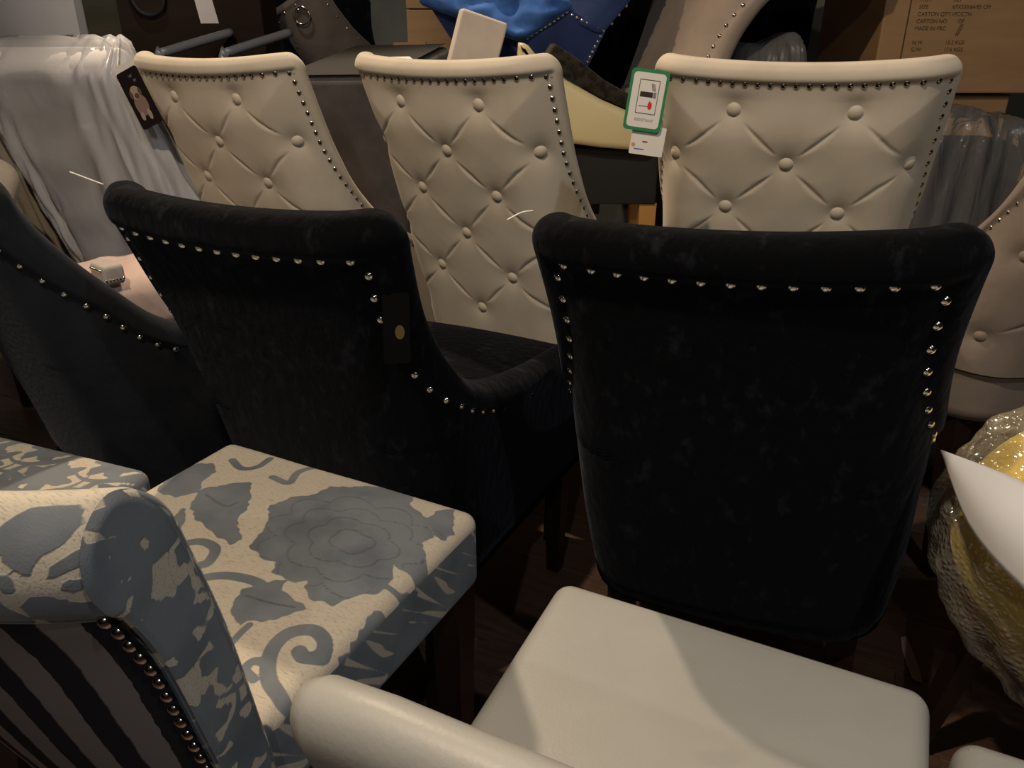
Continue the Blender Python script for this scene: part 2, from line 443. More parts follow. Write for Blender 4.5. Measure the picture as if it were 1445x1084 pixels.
# ------------------------------------------------------------------ scroll-back chairs
def extrude_profile(prof, hw, bev=0.006, nx=2, flare=0.0, fn=None):
    """closed (y, z) profile extruded from -hw to hw with softened ends"""
    prof = np.array(prof); c = prof.mean(0)
    d = np.roll(prof, -1, 0) - np.roll(prof, 1, 0); nrm = np.stack([d[:, 1], -d[:, 0]], 1)
    nrm /= np.maximum(np.linalg.norm(nrm, axis=1, keepdims=True), 1e-9)
    area = 0.5 * np.sum(prof[:, 0]*np.roll(prof[:, 1], -1) - np.roll(prof[:, 0], -1)*prof[:, 1])
    if area < 0: nrm = -nrm
    xs = [(-hw, bev), (-hw + bev*0.3, bev*0.3), (-hw + bev, 0)] + [(x, 0) for x in np.linspace(-hw + bev, hw - bev, nx + 1)[1:-1]] + [(hw - bev, 0), (hw - bev*0.3, bev*0.3), (hw, bev)]
    V = []
    for x, ins in xs:
        p = prof - nrm * ins
        for q in p: V.append((x, q[0], q[1]))
    n = len(prof)
    F = gridF(len(xs), n, 0, True) + [tuple(range(n)), tuple(range((len(xs)-1)*n, len(xs)*n))]
    return np.array(V), F

def damask(u, v, P=0.155, big=0.0, veins=True):
    """repeating flower and leaf motifs, 1 inside a motif"""
    out = np.zeros(np.shape(u))
    for k, (ox, oy) in enumerate(((0, 0), (0.5, 0.5))):
        uu = u / P + ox; vv = v / P + oy
        fu = uu - np.floor(uu) - 0.5; fv = vv - np.floor(vv) - 0.5
        rr = np.hypot(fu, fv); th = np.arctan2(fv, fu)
        lim = 0.27 + big + 0.06 * np.cos(6 * th + k) + 0.025 * np.cos(13 * th)
        m = np.clip(0.5 + (lim - rr) * P / 0.004, 0, 1)
        vein = np.clip(np.abs(np.sin(3 * th + k + 2.5 * rr)) * rr * P / 0.003 - 0.2, 0, 1)
        out = np.maximum(out, np.minimum(m, np.maximum(vein, rr < 0.06)) if veins else m)
        # curling leaf
        q = 0.035 * (1 + np.cos(th + k * 2)) - np.abs(rr - (0.40 + 0.035 * np.sin(2 * th + k)))
        out = np.maximum(out, np.clip(0.5 + q * P / 0.004, 0, 1))
    return out

def colour_attr(me, vals):
    at = me.attributes.new('motif', 'FLOAT', 'POINT')
    at.data.foreach_set('value', np.asarray(vals, dtype=np.float32))
def floral_mat(name, g1, g2, m1, m2):
    m, nt, b = new_mat(name)
    at = N(nt, 'ShaderNodeAttribute', attribute_name='motif')
    v = coord(nt, (60, 420, 200))
    n = N(nt, 'ShaderNodeTexNoise', Scale=2.0, Detail=3); L(nt, v, n.inputs['Vector'])
    ground = ramp(nt, n.outputs['Fac'], [(0.34, g2), (0.46, g1)])
    v2 = coord(nt, (9, 9, 9)); n2 = N(nt, 'ShaderNodeTexNoise', Scale=1.3, Detail=5); L(nt, v2, n2.inputs['Vector'])
    motif = ramp(nt, n2.outputs['Fac'], [(0.35, m1), (0.62, m2)])
    gt = N(nt, 'ShaderNodeMapRange'); gt.inputs['From Min'].default_value = 0.35; gt.inputs['From Max'].default_value = 0.65
    L(nt, at.outputs['Fac'], gt.inputs['Value'])
    mx = N(nt, 'ShaderNodeMix', data_type='RGBA'); L(nt, gt.outputs['Result'], mx.inputs['Factor'])
    L(nt, ground, mx.inputs['A']); L(nt, motif, mx.inputs['B'])
    vd = N(nt, 'ShaderNodeMapRange'); vd.inputs['From Min'].default_value = 1.1; vd.inputs['From Max'].default_value = 1.6; vd.inputs['To Max'].default_value = 0.55
    L(nt, at.outputs['Fac'], vd.inputs['Value'])
    mv = N(nt, 'ShaderNodeMix', data_type='RGBA'); L(nt, vd.outputs['Result'], mv.inputs['Factor']); L(nt, mx.outputs['Result'], mv.inputs['A']); mv.inputs['B'].default_value = (0.03, 0.036, 0.045, 1)
    L(nt, mv.outputs['Result'], b.inputs['Base Color'])
    b.inputs['Roughness'].default_value = 0.8; b.inputs['Sheen Weight'].default_value = 0.12; b.inputs['Specular IOR Level'].default_value = 0.2
    bp = N(nt, 'ShaderNodeBump', Strength=0.35, Distance=0.003)
    ad = N(nt, 'ShaderNodeMath', operation='MULTIPLY_ADD'); ad.inputs[1].default_value = 0.35
    L(nt, n.outputs['Fac'], ad.inputs[0]); L(nt, gt.outputs['Result'], ad.inputs[2])
    L(nt, ad.outputs[0], bp.inputs['Height']); L(nt, bp.outputs['Normal'], b.inputs['Normal'])
    return m
floral = floral_mat('blue_grey_floral_chenille', (0.57, 0.52, 0.43), (0.40, 0.37, 0.32), (0.125, 0.15, 0.18), (0.20, 0.225, 0.255))
def stripe_mat():
    m, nt, b = new_mat('charcoal_striped_chenille')
    v = coord(nt); sx = N(nt, 'ShaderNodeSeparateXYZ'); L(nt, v, sx.inputs[0])
    n = N(nt, 'ShaderNodeTexNoise', Scale=60, Detail=3); L(nt, v, n.inputs['Vector'])
    a = N(nt, 'ShaderNodeMath', operation='MULTIPLY_ADD'); a.inputs[1].default_value = 0.006; L(nt, n.outputs['Fac'], a.inputs[0]); L(nt, sx.outputs['X'], a.inputs[2])
    k = N(nt, 'ShaderNodeMath', operation='MULTIPLY'); k.inputs[1].default_value = 1 / 0.055; L(nt, a.outputs[0], k.inputs[0])
    f = N(nt, 'ShaderNodeMath', operation='FRACT'); L(nt, k.outputs[0], f.inputs[0])
    L(nt, ramp(nt, f.outputs[0], [(0.46, (0.024, 0.024, 0.030)), (0.50, (0.22, 0.20, 0.19))]), b.inputs['Base Color'])
    b.inputs['Roughness'].default_value = 0.9; b.inputs['Specular IOR Level'].default_value = 0.1
    return m
striped = stripe_mat()
SCROLL = [(-0.222, 0.28), (-0.235, 0.40), (-0.262, 0.547), (-0.290, 0.70), (-0.312, 0.768), (-0.327, 0.786), (-0.338, 0.815), (-0.336, 0.845), (-0.324, 0.868), (-0.304, 0.881),
          (-0.282, 0.872), (-0.262, 0.845), (-0.25, 0.80), (-0.229, 0.70), (-0.213, 0.58), (-0.20, 0.47), (-0.195, 0.40), (-0.19, 0.28)]
ROLL_POLYS = [
    [(-0.0563, 0.0268), (-0.0447, 0.013), (-0.0273, 0.0096), (-0.0128, 0.013), (-0.007, 0.025), (-0.0142, 0.0405), (-0.0287, 0.0508), (-0.0354, 0.0662), (-0.0447, 0.0576), (-0.0548, 0.0439)],
    [(-0.1172, 0.0508), (-0.0998, 0.0439), (-0.0853, 0.0364), (-0.0751, 0.0388), (-0.0722, 0.0576), (-0.0673, 0.0422), (-0.0606, 0.0422), (-0.0586, 0.0576), (-0.0597, 0.0782), (-0.0563, 0.0988), (-0.0539, 0.1125), (-0.065, 0.1331), (-0.1172, 0.1331)],
    [(-0.0519, 0.1091), (-0.049, 0.0936), (-0.0374, 0.0816), (-0.0244, 0.0851), (-0.0128, 0.0936), (-0.0026, 0.0936), (-0.0012, 0.1331), (-0.0563, 0.1331)],
    [(-0.0017, 0.0319), (-0.0055, 0.0439), (-0.0238, 0.0593), (-0.0258, 0.0696), (-0.0128, 0.0628), (-0.0017, 0.0576)],
    [(-0.0548, 0.0679), (-0.0505, 0.0593), (-0.0441, 0.0662), (-0.0447, 0.0782), (-0.0519, 0.0799)],
    [(-0.02, 0.0748), (-0.0128, 0.0679), (-0.0041, 0.0713), (-0.0055, 0.0799), (-0.0157, 0.0816)],
    [(-0.1172, 0.0199), (-0.1056, 0.0096), (-0.0998, 0.0096), (-0.0969, 0.0199), (-0.1056, 0.0268)]]
def scroll_chair(name, label, group, loc, rz, seat_motif=None, hw=0.25):
    root = empty(name, (loc[0], loc[1], 0), (0, 0, rz)); tag(root, label, 'chair', group)
    # seat: dense so that the woven motifs keep crisp outlines
    V, F = cushion(2*hw, 0.46, 0.13, 0.022, (190, 170, 44), seat_fn(0.014, 0.97))
    V = V + np.array([0, 0, 0.42])
    top = V[:, 2] > 0.528
    mo = damask(V[:, 0] + 0.3 * (V[:, 2] - 0.5), V[:, 1] + V[:, 2], 0.14, 0.02, False)
    if seat_motif is not None: mo = np.where(top, seat_motif(V[:, 0], V[:, 1]), mo)
    me = bpy.data.meshes.new('seat'); me.from_pydata(V.tolist(), [], [tuple(int(i) for i in f) for f in F])
    bm = bmesh.new(); bm.from_mesh(me); bmesh.ops.recalc_face_normals(bm, faces=bm.faces); bm.to_mesh(me); bm.free()
    me.polygons.foreach_set('use_smooth', [True]*len(me.polygons)); colour_attr(me, mo)
    link('seat', me, floral, root)
    # piping round the seat's upper edge
    hx, hy, rr = hw - 0.006, 0.224, 0.02
    ring = []
    for cx, cy, a0 in ((hx-rr, hy-rr, 0), (-hx+rr, hy-rr, 90), (-hx+rr, -hy+rr, 180), (hx-rr, -hy+rr, 270)):
        for a in range(0, 91, 15): ring.append((cx + rr*math.cos(R(a0+a)), cy + rr*math.sin(R(a0+a)), 0.532))
    ring.append(ring[0])
    taper = [(x * (0.97 + 0.03 * (y / 0.23 + 1) / 2), y, z) for x, y, z in resample(ring, 0.02)]
    V, F = tube(taper, 0.0045, 6); mkp = mk('piping', V, F, None, root); mkp.data.materials.append(plain('cream_piping', (0.36, 0.34, 0.31), 0.8))
    # back: padded scroll, striped outside panel
    prof = resample(catmull(SCROLL, 6), 0.0045)
    V, F = extrude_profile(prof, hw, 0.008, 110)
    mo = damask(V[:, 0] + 0.03, V[:, 2] + V[:, 1] * 1.2 + 0.06, 0.125, 0.045, False)
    arc = np.r_[0, np.cumsum(np.linalg.norm(np.diff(prof, axis=0), axis=1))]; itop = int(np.argmax(prof[:, 1]))
    sv = np.tile(arc[itop] - arc, len(V) // len(prof)); rollm = np.full(len(V), -9.0)
    for P in ROLL_POLYS:
        d = seg_dist(V[:, 0] - hw, sv, P + P[:1]); rollm = np.maximum(rollm, np.where(inside(V[:, 0] - hw, sv, P), d, -d))
    near = (sv > -0.02) & (sv < 0.14) & (V[:, 0] > hw - 0.115)
    mo = np.where(near, np.clip(0.5 + rollm / 0.003, 0, 1), mo)
    V[:, 1] += -0.09 * (1 - (V[:, 0] / hw)**2) * smooth01(V[:, 2], -0.1, 0.8)
    me = bpy.data.meshes.new('backrest'); me.from_pydata(V.tolist(), [], F)
    bm = bmesh.new(); bm.from_mesh(me); bmesh.ops.recalc_face_normals(bm, faces=bm.faces); bm.to_mesh(me); bm.free()
    me.polygons.foreach_set('use_smooth', [len(p.vertices) == 4 for p in me.polygons]); colour_attr(me, mo)
    link('backrest', me, floral, root)
    med = resample([(-0.206, 0.29), (-0.218, 0.41), (-0.245, 0.62), (-0.275, 0.76), (-0.30, 0.832)], 0.004)
    bowf = lambda y, z: y - 0.09 * (1 - ((hw - 0.008) / hw)**2) * smooth01(z, -0.1, 0.8)
    cp = med[np.argmin(np.linalg.norm(prof[:, None, :] - med[None], axis=-1), axis=1)]
    for sx in (-1, 1):
        rings = []
        for t in np.linspace(0.0, 1, 16):
            q = prof * (1 - t) + cp * t; ins = 0.007 * (1 - min(1, t * 6))
            rings.append(np.stack([np.full(len(q), sx * (hw + 0.0012 - ins * 0.6)), bowf(q[:, 0], q[:, 1]), q[:, 1]], 1))
        V = np.concatenate(rings); F = gridF(16, len(prof), 0, True)
        me = mesh('side_panel', V, F); colour_attr(me, damask(V[:, 1] * 1.0 + 0.05, V[:, 2] - 0.02, 0.12, 0.03, False)); link('side_panel', me, floral, root)
    pn = catmull([(-0.2245, 0.285), (-0.2375, 0.405), (-0.2645, 0.547), (-0.2925, 0.70), (-0.315, 0.772)], 8)
    V = []
    for q in pn:
        for x in np.linspace(-hw + 0.008, hw - 0.008, 20): V.append((x, q[0] - 0.0015 - 0.09 * (1 - (x / hw)**2) * float(smooth01(q[1], -0.1, 0.8)), q[1]))
    mk('rear_panel', V, gridF(len(pn), 20), striped, root)
    for sx in (-1, 1):
        for q in resample([(-0.2405, 0.43), (-0.2665, 0.547), (-0.2945, 0.70), (-0.317, 0.768), (-0.322, 0.776)], 0.0185):
            place_on('nail', dome_mesh(0.0068, 0.0045), nail_mat, root, (sx * (hw - 0.012), q[0] - 0.001 - 0.0085 * float(smooth01(q[1], -0.1, 0.8)), q[1]), (0, -0.97, -0.2))
    for q in (-1, 1):
        V, F = frame_box((q*(hw-0.03), 0.19, 0.425), (q*(hw-0.03), 0.19, 0), 0.025, 0.025, 0.018, 0.018); mk('leg', V, F, dark_wood, root, False)
        V, F = frame_box((q*(hw-0.03), -0.20, 0.425), (q*(hw-0.03), -0.30, 0), 0.025, 0.022, 0.018, 0.018); mk('leg', V, F, dark_wood, root, False)
    return root
# motifs woven into the seat, in the seat's own metres
MOTIF_POLYS = [
    [(0.025, -0.003), (0.013, 0.04), (-0.023, 0.085), (-0.012, 0.12), (0.012, 0.142), (0.016, 0.174), (0.052, 0.198), (0.076, 0.215), (0.107, 0.221), (0.14, 0.217), (0.15, 0.192), (0.181, 0.18), (0.21, 0.158), (0.223, 0.139), (0.22, 0.12), (0.248, 0.087), (0.257, 0.061), (0.235, 0.058), (0.213, 0.062), (0.228, 0.032), (0.229, 0.004), (0.208, -0.006), (0.204, -0.022), (0.194, -0.039), (0.164, -0.045), (0.143, -0.032), (0.138, -0.02), (0.129, -0.032), (0.09, -0.031), (0.08, -0.014), (0.06, -0.017)],
    [(-0.126, 0.032), (-0.156, 0.077), (-0.137, 0.096), (-0.118, 0.116), (-0.103, 0.129), (-0.067, 0.092), (-0.046, 0.064), (-0.04, 0.039), (0.004, 0.002), (-0.0, -0.013), (-0.029, -0.007), (-0.063, 0.002), (-0.093, 0.012)],
    [(-0.216, 0.046), (-0.238, 0.088), (-0.243, 0.131), (-0.206, 0.15), (-0.178, 0.129), (-0.173, 0.099), (-0.148, 0.07), (-0.163, 0.053), (-0.172, 0.043)],
    [(0.087, -0.094), (0.081, -0.071), (0.097, -0.048), (0.117, -0.031), (0.123, -0.05), (0.16, -0.056), (0.17, -0.062), (0.155, -0.085), (0.139, -0.105), (0.122, -0.107), (0.123, -0.119), (0.101, -0.112)],
    [(0.244, -0.092), (0.242, -0.071), (0.239, -0.042), (0.236, -0.018), (0.252, -0.001), (0.271, 0.007), (0.276, -0.029), (0.272, -0.056), (0.281, -0.068), (0.265, -0.087)],
    [(0.194, 0.167), (0.193, 0.199), (0.213, 0.215), (0.242, 0.166), (0.238, 0.138), (0.221, 0.146)],
    [(0.238, -0.205), (0.251, -0.191), (0.275, -0.205), (0.281, -0.224), (0.264, -0.227)],
    [(-0.11, -0.022), (-0.127, 0.004), (-0.135, 0.028), (-0.104, 0.006), (-0.09, -0.021)]]
MOTIF_STROKES = [
    ([(-0.186, 0.171), (-0.149, 0.155), (-0.13, 0.171), (-0.134, 0.203)], 0.0063),
    ([(-0.083, 0.155), (-0.047, 0.152), (-0.06, 0.189), (-0.044, 0.232)], 0.0063),
    ([(-0.057, -0.037), (-0.04, -0.025), (-0.011, -0.029), (0.003, -0.054), (-0.004, -0.064)], 0.0074),
    ([(0.016, -0.083), (0.04, -0.064), (0.071, -0.055), (0.092, -0.054)], 0.0074),
    ([(0.133, -0.143), (0.131, -0.127), (0.131, -0.113)], 0.0045),
    ([(0.236, -0.175), (0.209, -0.164), (0.188, -0.143), (0.178, -0.12), (0.181, -0.098), (0.201, -0.083), (0.223, -0.09), (0.231, -0.108), (0.219, -0.12), (0.208, -0.116)], 0.0089),
    ([(0.194, -0.148), (0.175, -0.15), (0.174, -0.164), (0.192, -0.17)], 0.0056),
    ([(0.207, 0.021), (0.243, 0.026), (0.25, 0.043)], 0.004)]
MOTIF_VEINS = [
    [(0.017, 0.042), (0.025, 0.072), (0.057, 0.063), (0.057, 0.089), (0.092, 0.081)],
    [(0.128, 0.004), (0.142, 0.025), (0.173, 0.019), (0.18, 0.037)],
    [(0.057, 0.145), (0.095, 0.126), (0.115, 0.146), (0.146, 0.134)],
    [(0.097, 0.041), (0.115, 0.059), (0.156, 0.056), (0.166, 0.077), (0.197, 0.077)],
    [(0.163, -0.001), (0.172, -0.025), (0.187, -0.036)],
    [(0.08, 0.017), (0.108, 0.016), (0.137, -0.007)],
    [(0.151, 0.111), (0.171, 0.13), (0.204, 0.129)],
    [(0.093, -0.078), (0.125, -0.074), (0.157, -0.065)],
    [(-0.133, 0.068), (-0.081, 0.055), (-0.071, 0.071)]]
def seg_dist(x, y, P):
    P = np.array(P); out = np.full(x.shape, 9.0)
    for A, B in zip(P[:-1], P[1:]):
        D = B - A; t = np.clip(((x - A[0])*D[0] + (y - A[1])*D[1]) / (D @ D), 0, 1)
        out = np.minimum(out, np.hypot(x - A[0] - D[0]*t, y - A[1] - D[1]*t))
    return out
def inside(x, y, P):
    c = np.zeros(x.shape, bool); n = len(P)
    for i in range(n):
        (x1, y1), (x2, y2) = P[i], P[i-1]
        if y1 == y2: continue
        c ^= ((y1 > y) != (y2 > y)) & (x < (x2 - x1) * (y - y1) / (y2 - y1) + x1)
    return c
def seat_motif1(x, y):
    sd = np.full(x.shape, -9.0)
    wob = 0.0022 * np.sin(x * 210 + 2 * np.sin(y * 130)) * np.sin(y * 190)
    for P in MOTIF_POLYS:
        d = seg_dist(x, y, P + P[:1]); sd = np.maximum(sd, np.where(inside(x, y, P), d, -d) + wob)
    for P, w in MOTIF_STROKES: sd = np.maximum(sd, w - seg_dist(x, y, catmull(P, 5)))
    v = np.clip(0.5 + sd / 0.004, 0, 1)
    pc = np.array(MOTIF_POLYS[0]).mean(0); dx, dy = (x - pc[0]) / 1.25, (y - pc[1]) / 0.95
    rr, th = np.hypot(dx, dy), np.arctan2(dy, dx)
    for R0, k, ph in ((0.022, 4, 0.3), (0.045, 6, 0.9), (0.068, 8, 0.2), (0.092, 10, 0.6)):
        lim = R0 * (1 + 0.22 * np.abs(np.sin(k * th / 2 + ph)) + 0.05 * np.sin(3 * th + ph))
        v = np.where(v > 0.9, np.maximum(v, 1.62 - np.abs(rr - lim) / 0.0032), v)
    for P in MOTIF_VEINS[7:]: v = np.where(v > 0.9, np.maximum(v, 1.7 - seg_dist(x, y, catmull(P, 5)) / 0.004), v)
    return v
floral1 = scroll_chair('dining_chair', 'blue grey floral scroll back dining chair with a striped outside back', 'floral chenille chairs', (-0.373, 0.864), R(-27), seat_motif1)
floral2 = scroll_chair('dining_chair', 'blue grey floral dining chair with only its seat showing', 'floral chenille chairs', (-0.90, 0.955), R(-21), None)

# ------------------------------------------------------------------ pale grey leather chairs
leather = fabric('pale_grey_leather', (0.385, 0.39, 0.375), (0.41, 0.415, 0.40), 5, 0.42, 0, 0.05, 220, spec=0.4)
def leather_chair(label, loc, rz):
    root = empty('dining_chair', (loc[0], loc[1], 0), (0, 0, rz)); tag(root, label, 'chair', 'pale grey leather chairs')
    V, F = cushion(0.468, 0.453, 0.11, 0.026, (12, 12, 4), seat_fn(0.008, 0.97)); V = V + np.array([0, 0.0, 0.39])
    mk('seat', V, F, leather, root)
    seam = [(-0.206, -0.2, 0.5), (-0.212, 0.185, 0.4975), (-0.203, 0.198, 0.491), (-0.19, 0.207, 0.4975), (0.19, 0.207, 0.4975), (0.203, 0.198, 0.491), (0.212, 0.185, 0.4975), (0.206, -0.2, 0.5)]
    V, F = tube(resample(catmull(seam, 8), 0.02), 0.0022, 6); mk('seam', V, F, leather, root)
    prof = resample(catmull([(-0.235, 0.38), (-0.25, 0.50), (-0.285, 0.66), (-0.305, 0.73), (-0.303, 0.762), (-0.284, 0.776), (-0.262, 0.764), (-0.254, 0.73), (-0.235, 0.62), (-0.21, 0.50), (-0.20, 0.38)], 6), 0.01)
    V, F = extrude_profile(prof, 0.232, 0.022, 8)
    V[:, 2] -= 0.006 * smooth01(np.abs(V[:, 0]), 0.17, 0.232) * smooth01(V[:, 2], 0.6, 0.76)
    mk('backrest', V, F, leather, root)
    for q in (-1, 1):
        V, F = frame_box((q*0.2, 0.185, 0.395), (q*0.2, 0.185, 0), 0.024, 0.024, 0.018, 0.018); mk('leg', V, F, dark_wood, root, False)
        V, F = frame_box((q*0.2, -0.205, 0.395), (q*0.2, -0.29, 0), 0.024, 0.022, 0.018, 0.018); mk('leg', V, F, dark_wood, root, False)
    return root
leather1 = leather_chair('pale grey leather dining chair, its whole seat and padded back top in view', (0.178, 0.565), R(-26.2))
leather2 = leather_chair('pale grey leather dining chair showing only one seat corner, under the bubble wrap', (0.592, 0.302), R(-26.2))

# ------------------------------------------------------------------ pink cushion and nail-trimmed arm end on the navy chair
pink = fabric('dusty_pink_velvet', (0.50, 0.39, 0.35), (0.60, 0.47, 0.43), 6, 0.75, 0.3, 0.15, 25)
V, F = cushion(0.26, 0.40, 0.115, 0.035, (16, 16, 3), seat_fn(0.02))
rngn = np.random.RandomState(3)
V[:, 2] += 0.004 * np.sin(V[:, 0] * 40 + 3 * np.sin(V[:, 1] * 25)) * (V[:, 2] > 0.08)
o = mk('seat_cushion', V, F, pink, None); o.location = (-0.845, 1.645, 0.612); o.rotation_euler = (0, 0, R(-40))
tag(o, 'dusty pink velvet cushion lying on the charcoal navy chair', 'cushion')
grey_linen = fabric('pale_grey_linen', (0.42, 0.39, 0.37), (0.50, 0.47, 0.45), 8, 0.85, 0.2, 0.1, 150)
root = empty('arm_rest', (-0.82, 1.51, 0.735), (0, 0, R(-40))); root.scale = (0.62, 0.62, 0.9); tag(root, 'small grey padded arm end with nailhead trim on the pink cushion', 'arm rest')
V, F = cushion(0.10, 0.07, 0.045, 0.012, (3, 3, 2)); mk('pad', V, F, grey_linen, root)
for k in range(6): place_on('nail', dome_mesh(0.004, 0.003, 8), nail_mat, root, (0.0505, -0.028 + 0.011*k, 0.012), (1, 0, 0))
for k in range(7): place_on('nail', dome_mesh(0.004, 0.003, 8), nail_mat, root, (0.036 - 0.012*k, -0.0355, 0.034), (0, -1, 0.3))

# ------------------------------------------------------------------ white chair wrapped in clear film
white_fab = fabric('white_linen', (0.60, 0.60, 0.63), (0.66, 0.66, 0.69), 8, 0.85, 0.1, 0.06, 120)
def film_mat(name, alpha=0.42, rough=0.15, bscale=9, tint=(0.90, 0.92, 1.0), bump=0.12, stretch=(1, 1, 1), gloss=0.35):
    m, nt, b = new_mat(name); nt.nodes.remove(b)
    out = nt.nodes['Material Output']
    v = coord(nt, stretch); n = N(nt, 'ShaderNodeTexNoise', Scale=bscale, Detail=6, Distortion=1.2); L(nt, v, n.inputs['Vector'])
    bp = N(nt, 'ShaderNodeBump', Strength=bump, Distance=0.02); L(nt, n.outputs['Fac'], bp.inputs['Height'])
    tr = N(nt, 'ShaderNodeBsdfTransparent'); df = N(nt, 'ShaderNodeBsdfDiffuse'); gl = N(nt, 'ShaderNodeBsdfGlossy', Roughness=rough)
    df.inputs['Color'].default_value = (*tint, 1); L(nt, bp.outputs['Normal'], gl.inputs['Normal']); L(nt, bp.outputs['Normal'], df.inputs['Normal'])
    fr = N(nt, 'ShaderNodeFresnel', IOR=1.45); L(nt, bp.outputs['Normal'], fr.inputs['Normal'])
    m1 = N(nt, 'ShaderNodeMixShader', Fac=alpha); L(nt, tr.outputs[0], m1.inputs[1]); L(nt, df.outputs[0], m1.inputs[2])
    sc = N(nt, 'ShaderNodeMath', operation='MULTIPLY'); sc.inputs[1].default_value = gloss * 3; L(nt, fr.outputs[0], sc.inputs[0])
    m2 = N(nt, 'ShaderNodeMixShader'); L(nt, sc.outputs[0], m2.inputs[0]); L(nt, m1.outputs[0], m2.inputs[1]); L(nt, gl.outputs[0], m2.inputs[2])
    L(nt, m2.outputs[0], out.inputs['Surface'])
    return m
film = film_mat('clear_plastic_film')
wr = empty('dining_chair', (-0.995, 2.25, 0), (0, 0, R(-24))); tag(wr, 'white scroll back dining chair wrapped in clear plastic film', 'chair')
WS = [(-0.15, 0.46), (-0.205, 0.75), (-0.25, 0.95), (-0.275, 1.055), (-0.30, 1.07), (-0.335, 1.085), (-0.352, 1.12), (-0.338, 1.155), (-0.305, 1.172), (-0.265, 1.165), (-0.235, 1.13), (-0.215, 1.05), (-0.17, 0.85), (-0.11, 0.60), (-0.10, 0.46)]
V, F = extrude_profile(resample(catmull(WS, 6), 0.012), 0.25, 0.012, 4); V[:, 0] *= 1 - 0.42 * np.clip((1.06 - V[:, 2]) / 0.6, 0, 1); mk('backrest', V, F, white_fab, wr)
V, F = cushion(0.48, 0.46, 0.13, 0.03, (6, 6, 2), seat_fn(0.02)); mk('seat', V + np.array([0, 0.09, 0.44]), F, white_fab, wr)
for qx in (-1, 1):
    for qy in (-0.08, 0.28):
        V, F = frame_box((qx*0.2, qy, 0.45), (qx*0.2, qy, 0), 0.025, 0.025, 0.018, 0.018); mk('leg', V, F, dark_wood, wr, False)
rows, cols = 44, 150
V = []
rs = np.random.RandomState(11); ph = rs.uniform(0, 6.28, 8)
for i in range(rows):
    q = i / (rows - 1.0)                                # 0 at the top, 1 at the hem
    z = 1.195 - 0.62 * q
    yc = -0.285 + 0.16 * max(0, q - 0.12); hy = 0.075 * min(1, 0.35 + 5*q) + 0.04 * q
    hx = 0.262 + 0.10 * max(0, q - 0.15)
    if i == 0: hy *= 0.4; hx *= 0.97
    for j in range(cols):
        th = 2 * math.pi * j / cols
        c, s_ = math.cos(th), math.sin(th); e = 0.45
        x = hx * math.copysign(abs(c)**e, c); y = hy * math.copysign(abs(s_)**e, s_)
        fold = 0.012 * q * (math.sin(9*th + ph[0] + 2*q) + 0.7*math.sin(17*th + ph[1] - 3*q) + 0.5*math.sin(31*th + ph[2] + 5*q)) + 0.004 * math.sin(23*th + 30*q + ph[3])
        if c < 0: x *= (1 - 0.85 * max(0, q - 0.10))
        if c > 0.5: x += 0.05 * q * (1 + math.sin(5*th + ph[4]))
        V.append((x + fold * c, yc + y + fold * s_, z + 0.004 * math.sin(13*th + ph[5])))
mk('plastic_film', V, gridF(rows, cols, 0, True) + [tuple(range(cols))], film, wr)

# ------------------------------------------------------------------ beige channel-quilted chair and cream cushion far left
beige = fabric('beige_channel_fabric', (0.26, 0.235, 0.20), (0.31, 0.28, 0.245), 10, 0.9, 0.1, 0.15, 140)
rb = empty('dining_chair', (-1.495, 2.43, 0), (0, 0, R(-24))); tag(rb, 'beige channel quilted dining chair beside the plastic wrapped white chair', 'chair')
V = []; nz, nxx = 16, 160
for side in (-1, 1):
    for i in range(nz):
        z = 0.50 + 0.55 * i / (nz - 1)
        for j in range(nxx):
            x = -0.26 + 0.52 * j / (nxx - 1)
            ridge = 0.010 * abs(math.sin(math.pi * x / 0.035))
            V.append((x, -0.10 - 0.20 * (z - 0.5) - 0.10 * (1 - (x/0.26)**2) * 0.4 + side * (0.025 + ridge * (1 if side < 0 else 0.3)), z))
Fc = gridF(nz, nxx) + gridF(nz, nxx, nz*nxx)
n0 = nz * nxx
Fc += [((nz-1)*nxx + j, (nz-1)*nxx + j+1, n0 + (nz-1)*nxx + j+1, n0 + (nz-1)*nxx + j) for j in range(nxx-1)]
Fc += [(i*nxx, (i+1)*nxx, n0 + (i+1)*nxx, n0 + i*nxx) for i in range(nz-1)] + [(i*nxx + nxx-1, (i+1)*nxx + nxx-1, n0 + (i+1)*nxx + nxx-1, n0 + i*nxx + nxx-1) for i in range(nz-1)]
mk('backrest', V, Fc, beige, rb)
V, F = cushion(0.50, 0.48, 0.12, 0.03, (6, 6, 2), seat_fn(0.02)); mk('seat', V + np.array([0, 0.14, 0.42]), F, beige, rb)
for qx in (-1, 1):
    for qy in (-0.06, 0.34):
        V, F = frame_box((qx*0.22, qy, 0.43), (qx*0.22, qy, 0), 0.024, 0.024, 0.017, 0.017); mk('leg', V, F, dark_wood, rb, False)
V, F = cushion(0.42, 0.42, 0.13, 0.055, (8, 8, 3), seat_fn(0.03)); o = mk('scatter_cushion', V, F, cream_velvet, None)
o.location = (-1.42, 1.97, 0.71); o.rotation_euler = (R(60), 0, R(-30)); tag(o, 'plump cream scatter cushion leaning by the charcoal navy chair', 'cushion')

# ------------------------------------------------------------------ stack behind the cream chairs
grey_velvet = fabric('dark_grey_velvet', (0.050, 0.046, 0.050), (0.068, 0.062, 0.067), 8, 0.85, 0.35, 0.08, 90)
brown_velvet = fabric('brown_grey_velvet', (0.072, 0.058, 0.051), (0.095, 0.078, 0.069), 8, 0.85, 0.3, 0.08, 90)
paper = plain('white_paper', (0.72, 0.71, 0.72), 0.7)
raw_wood = plain('raw_timber', (0.32, 0.20, 0.10), 0.7)
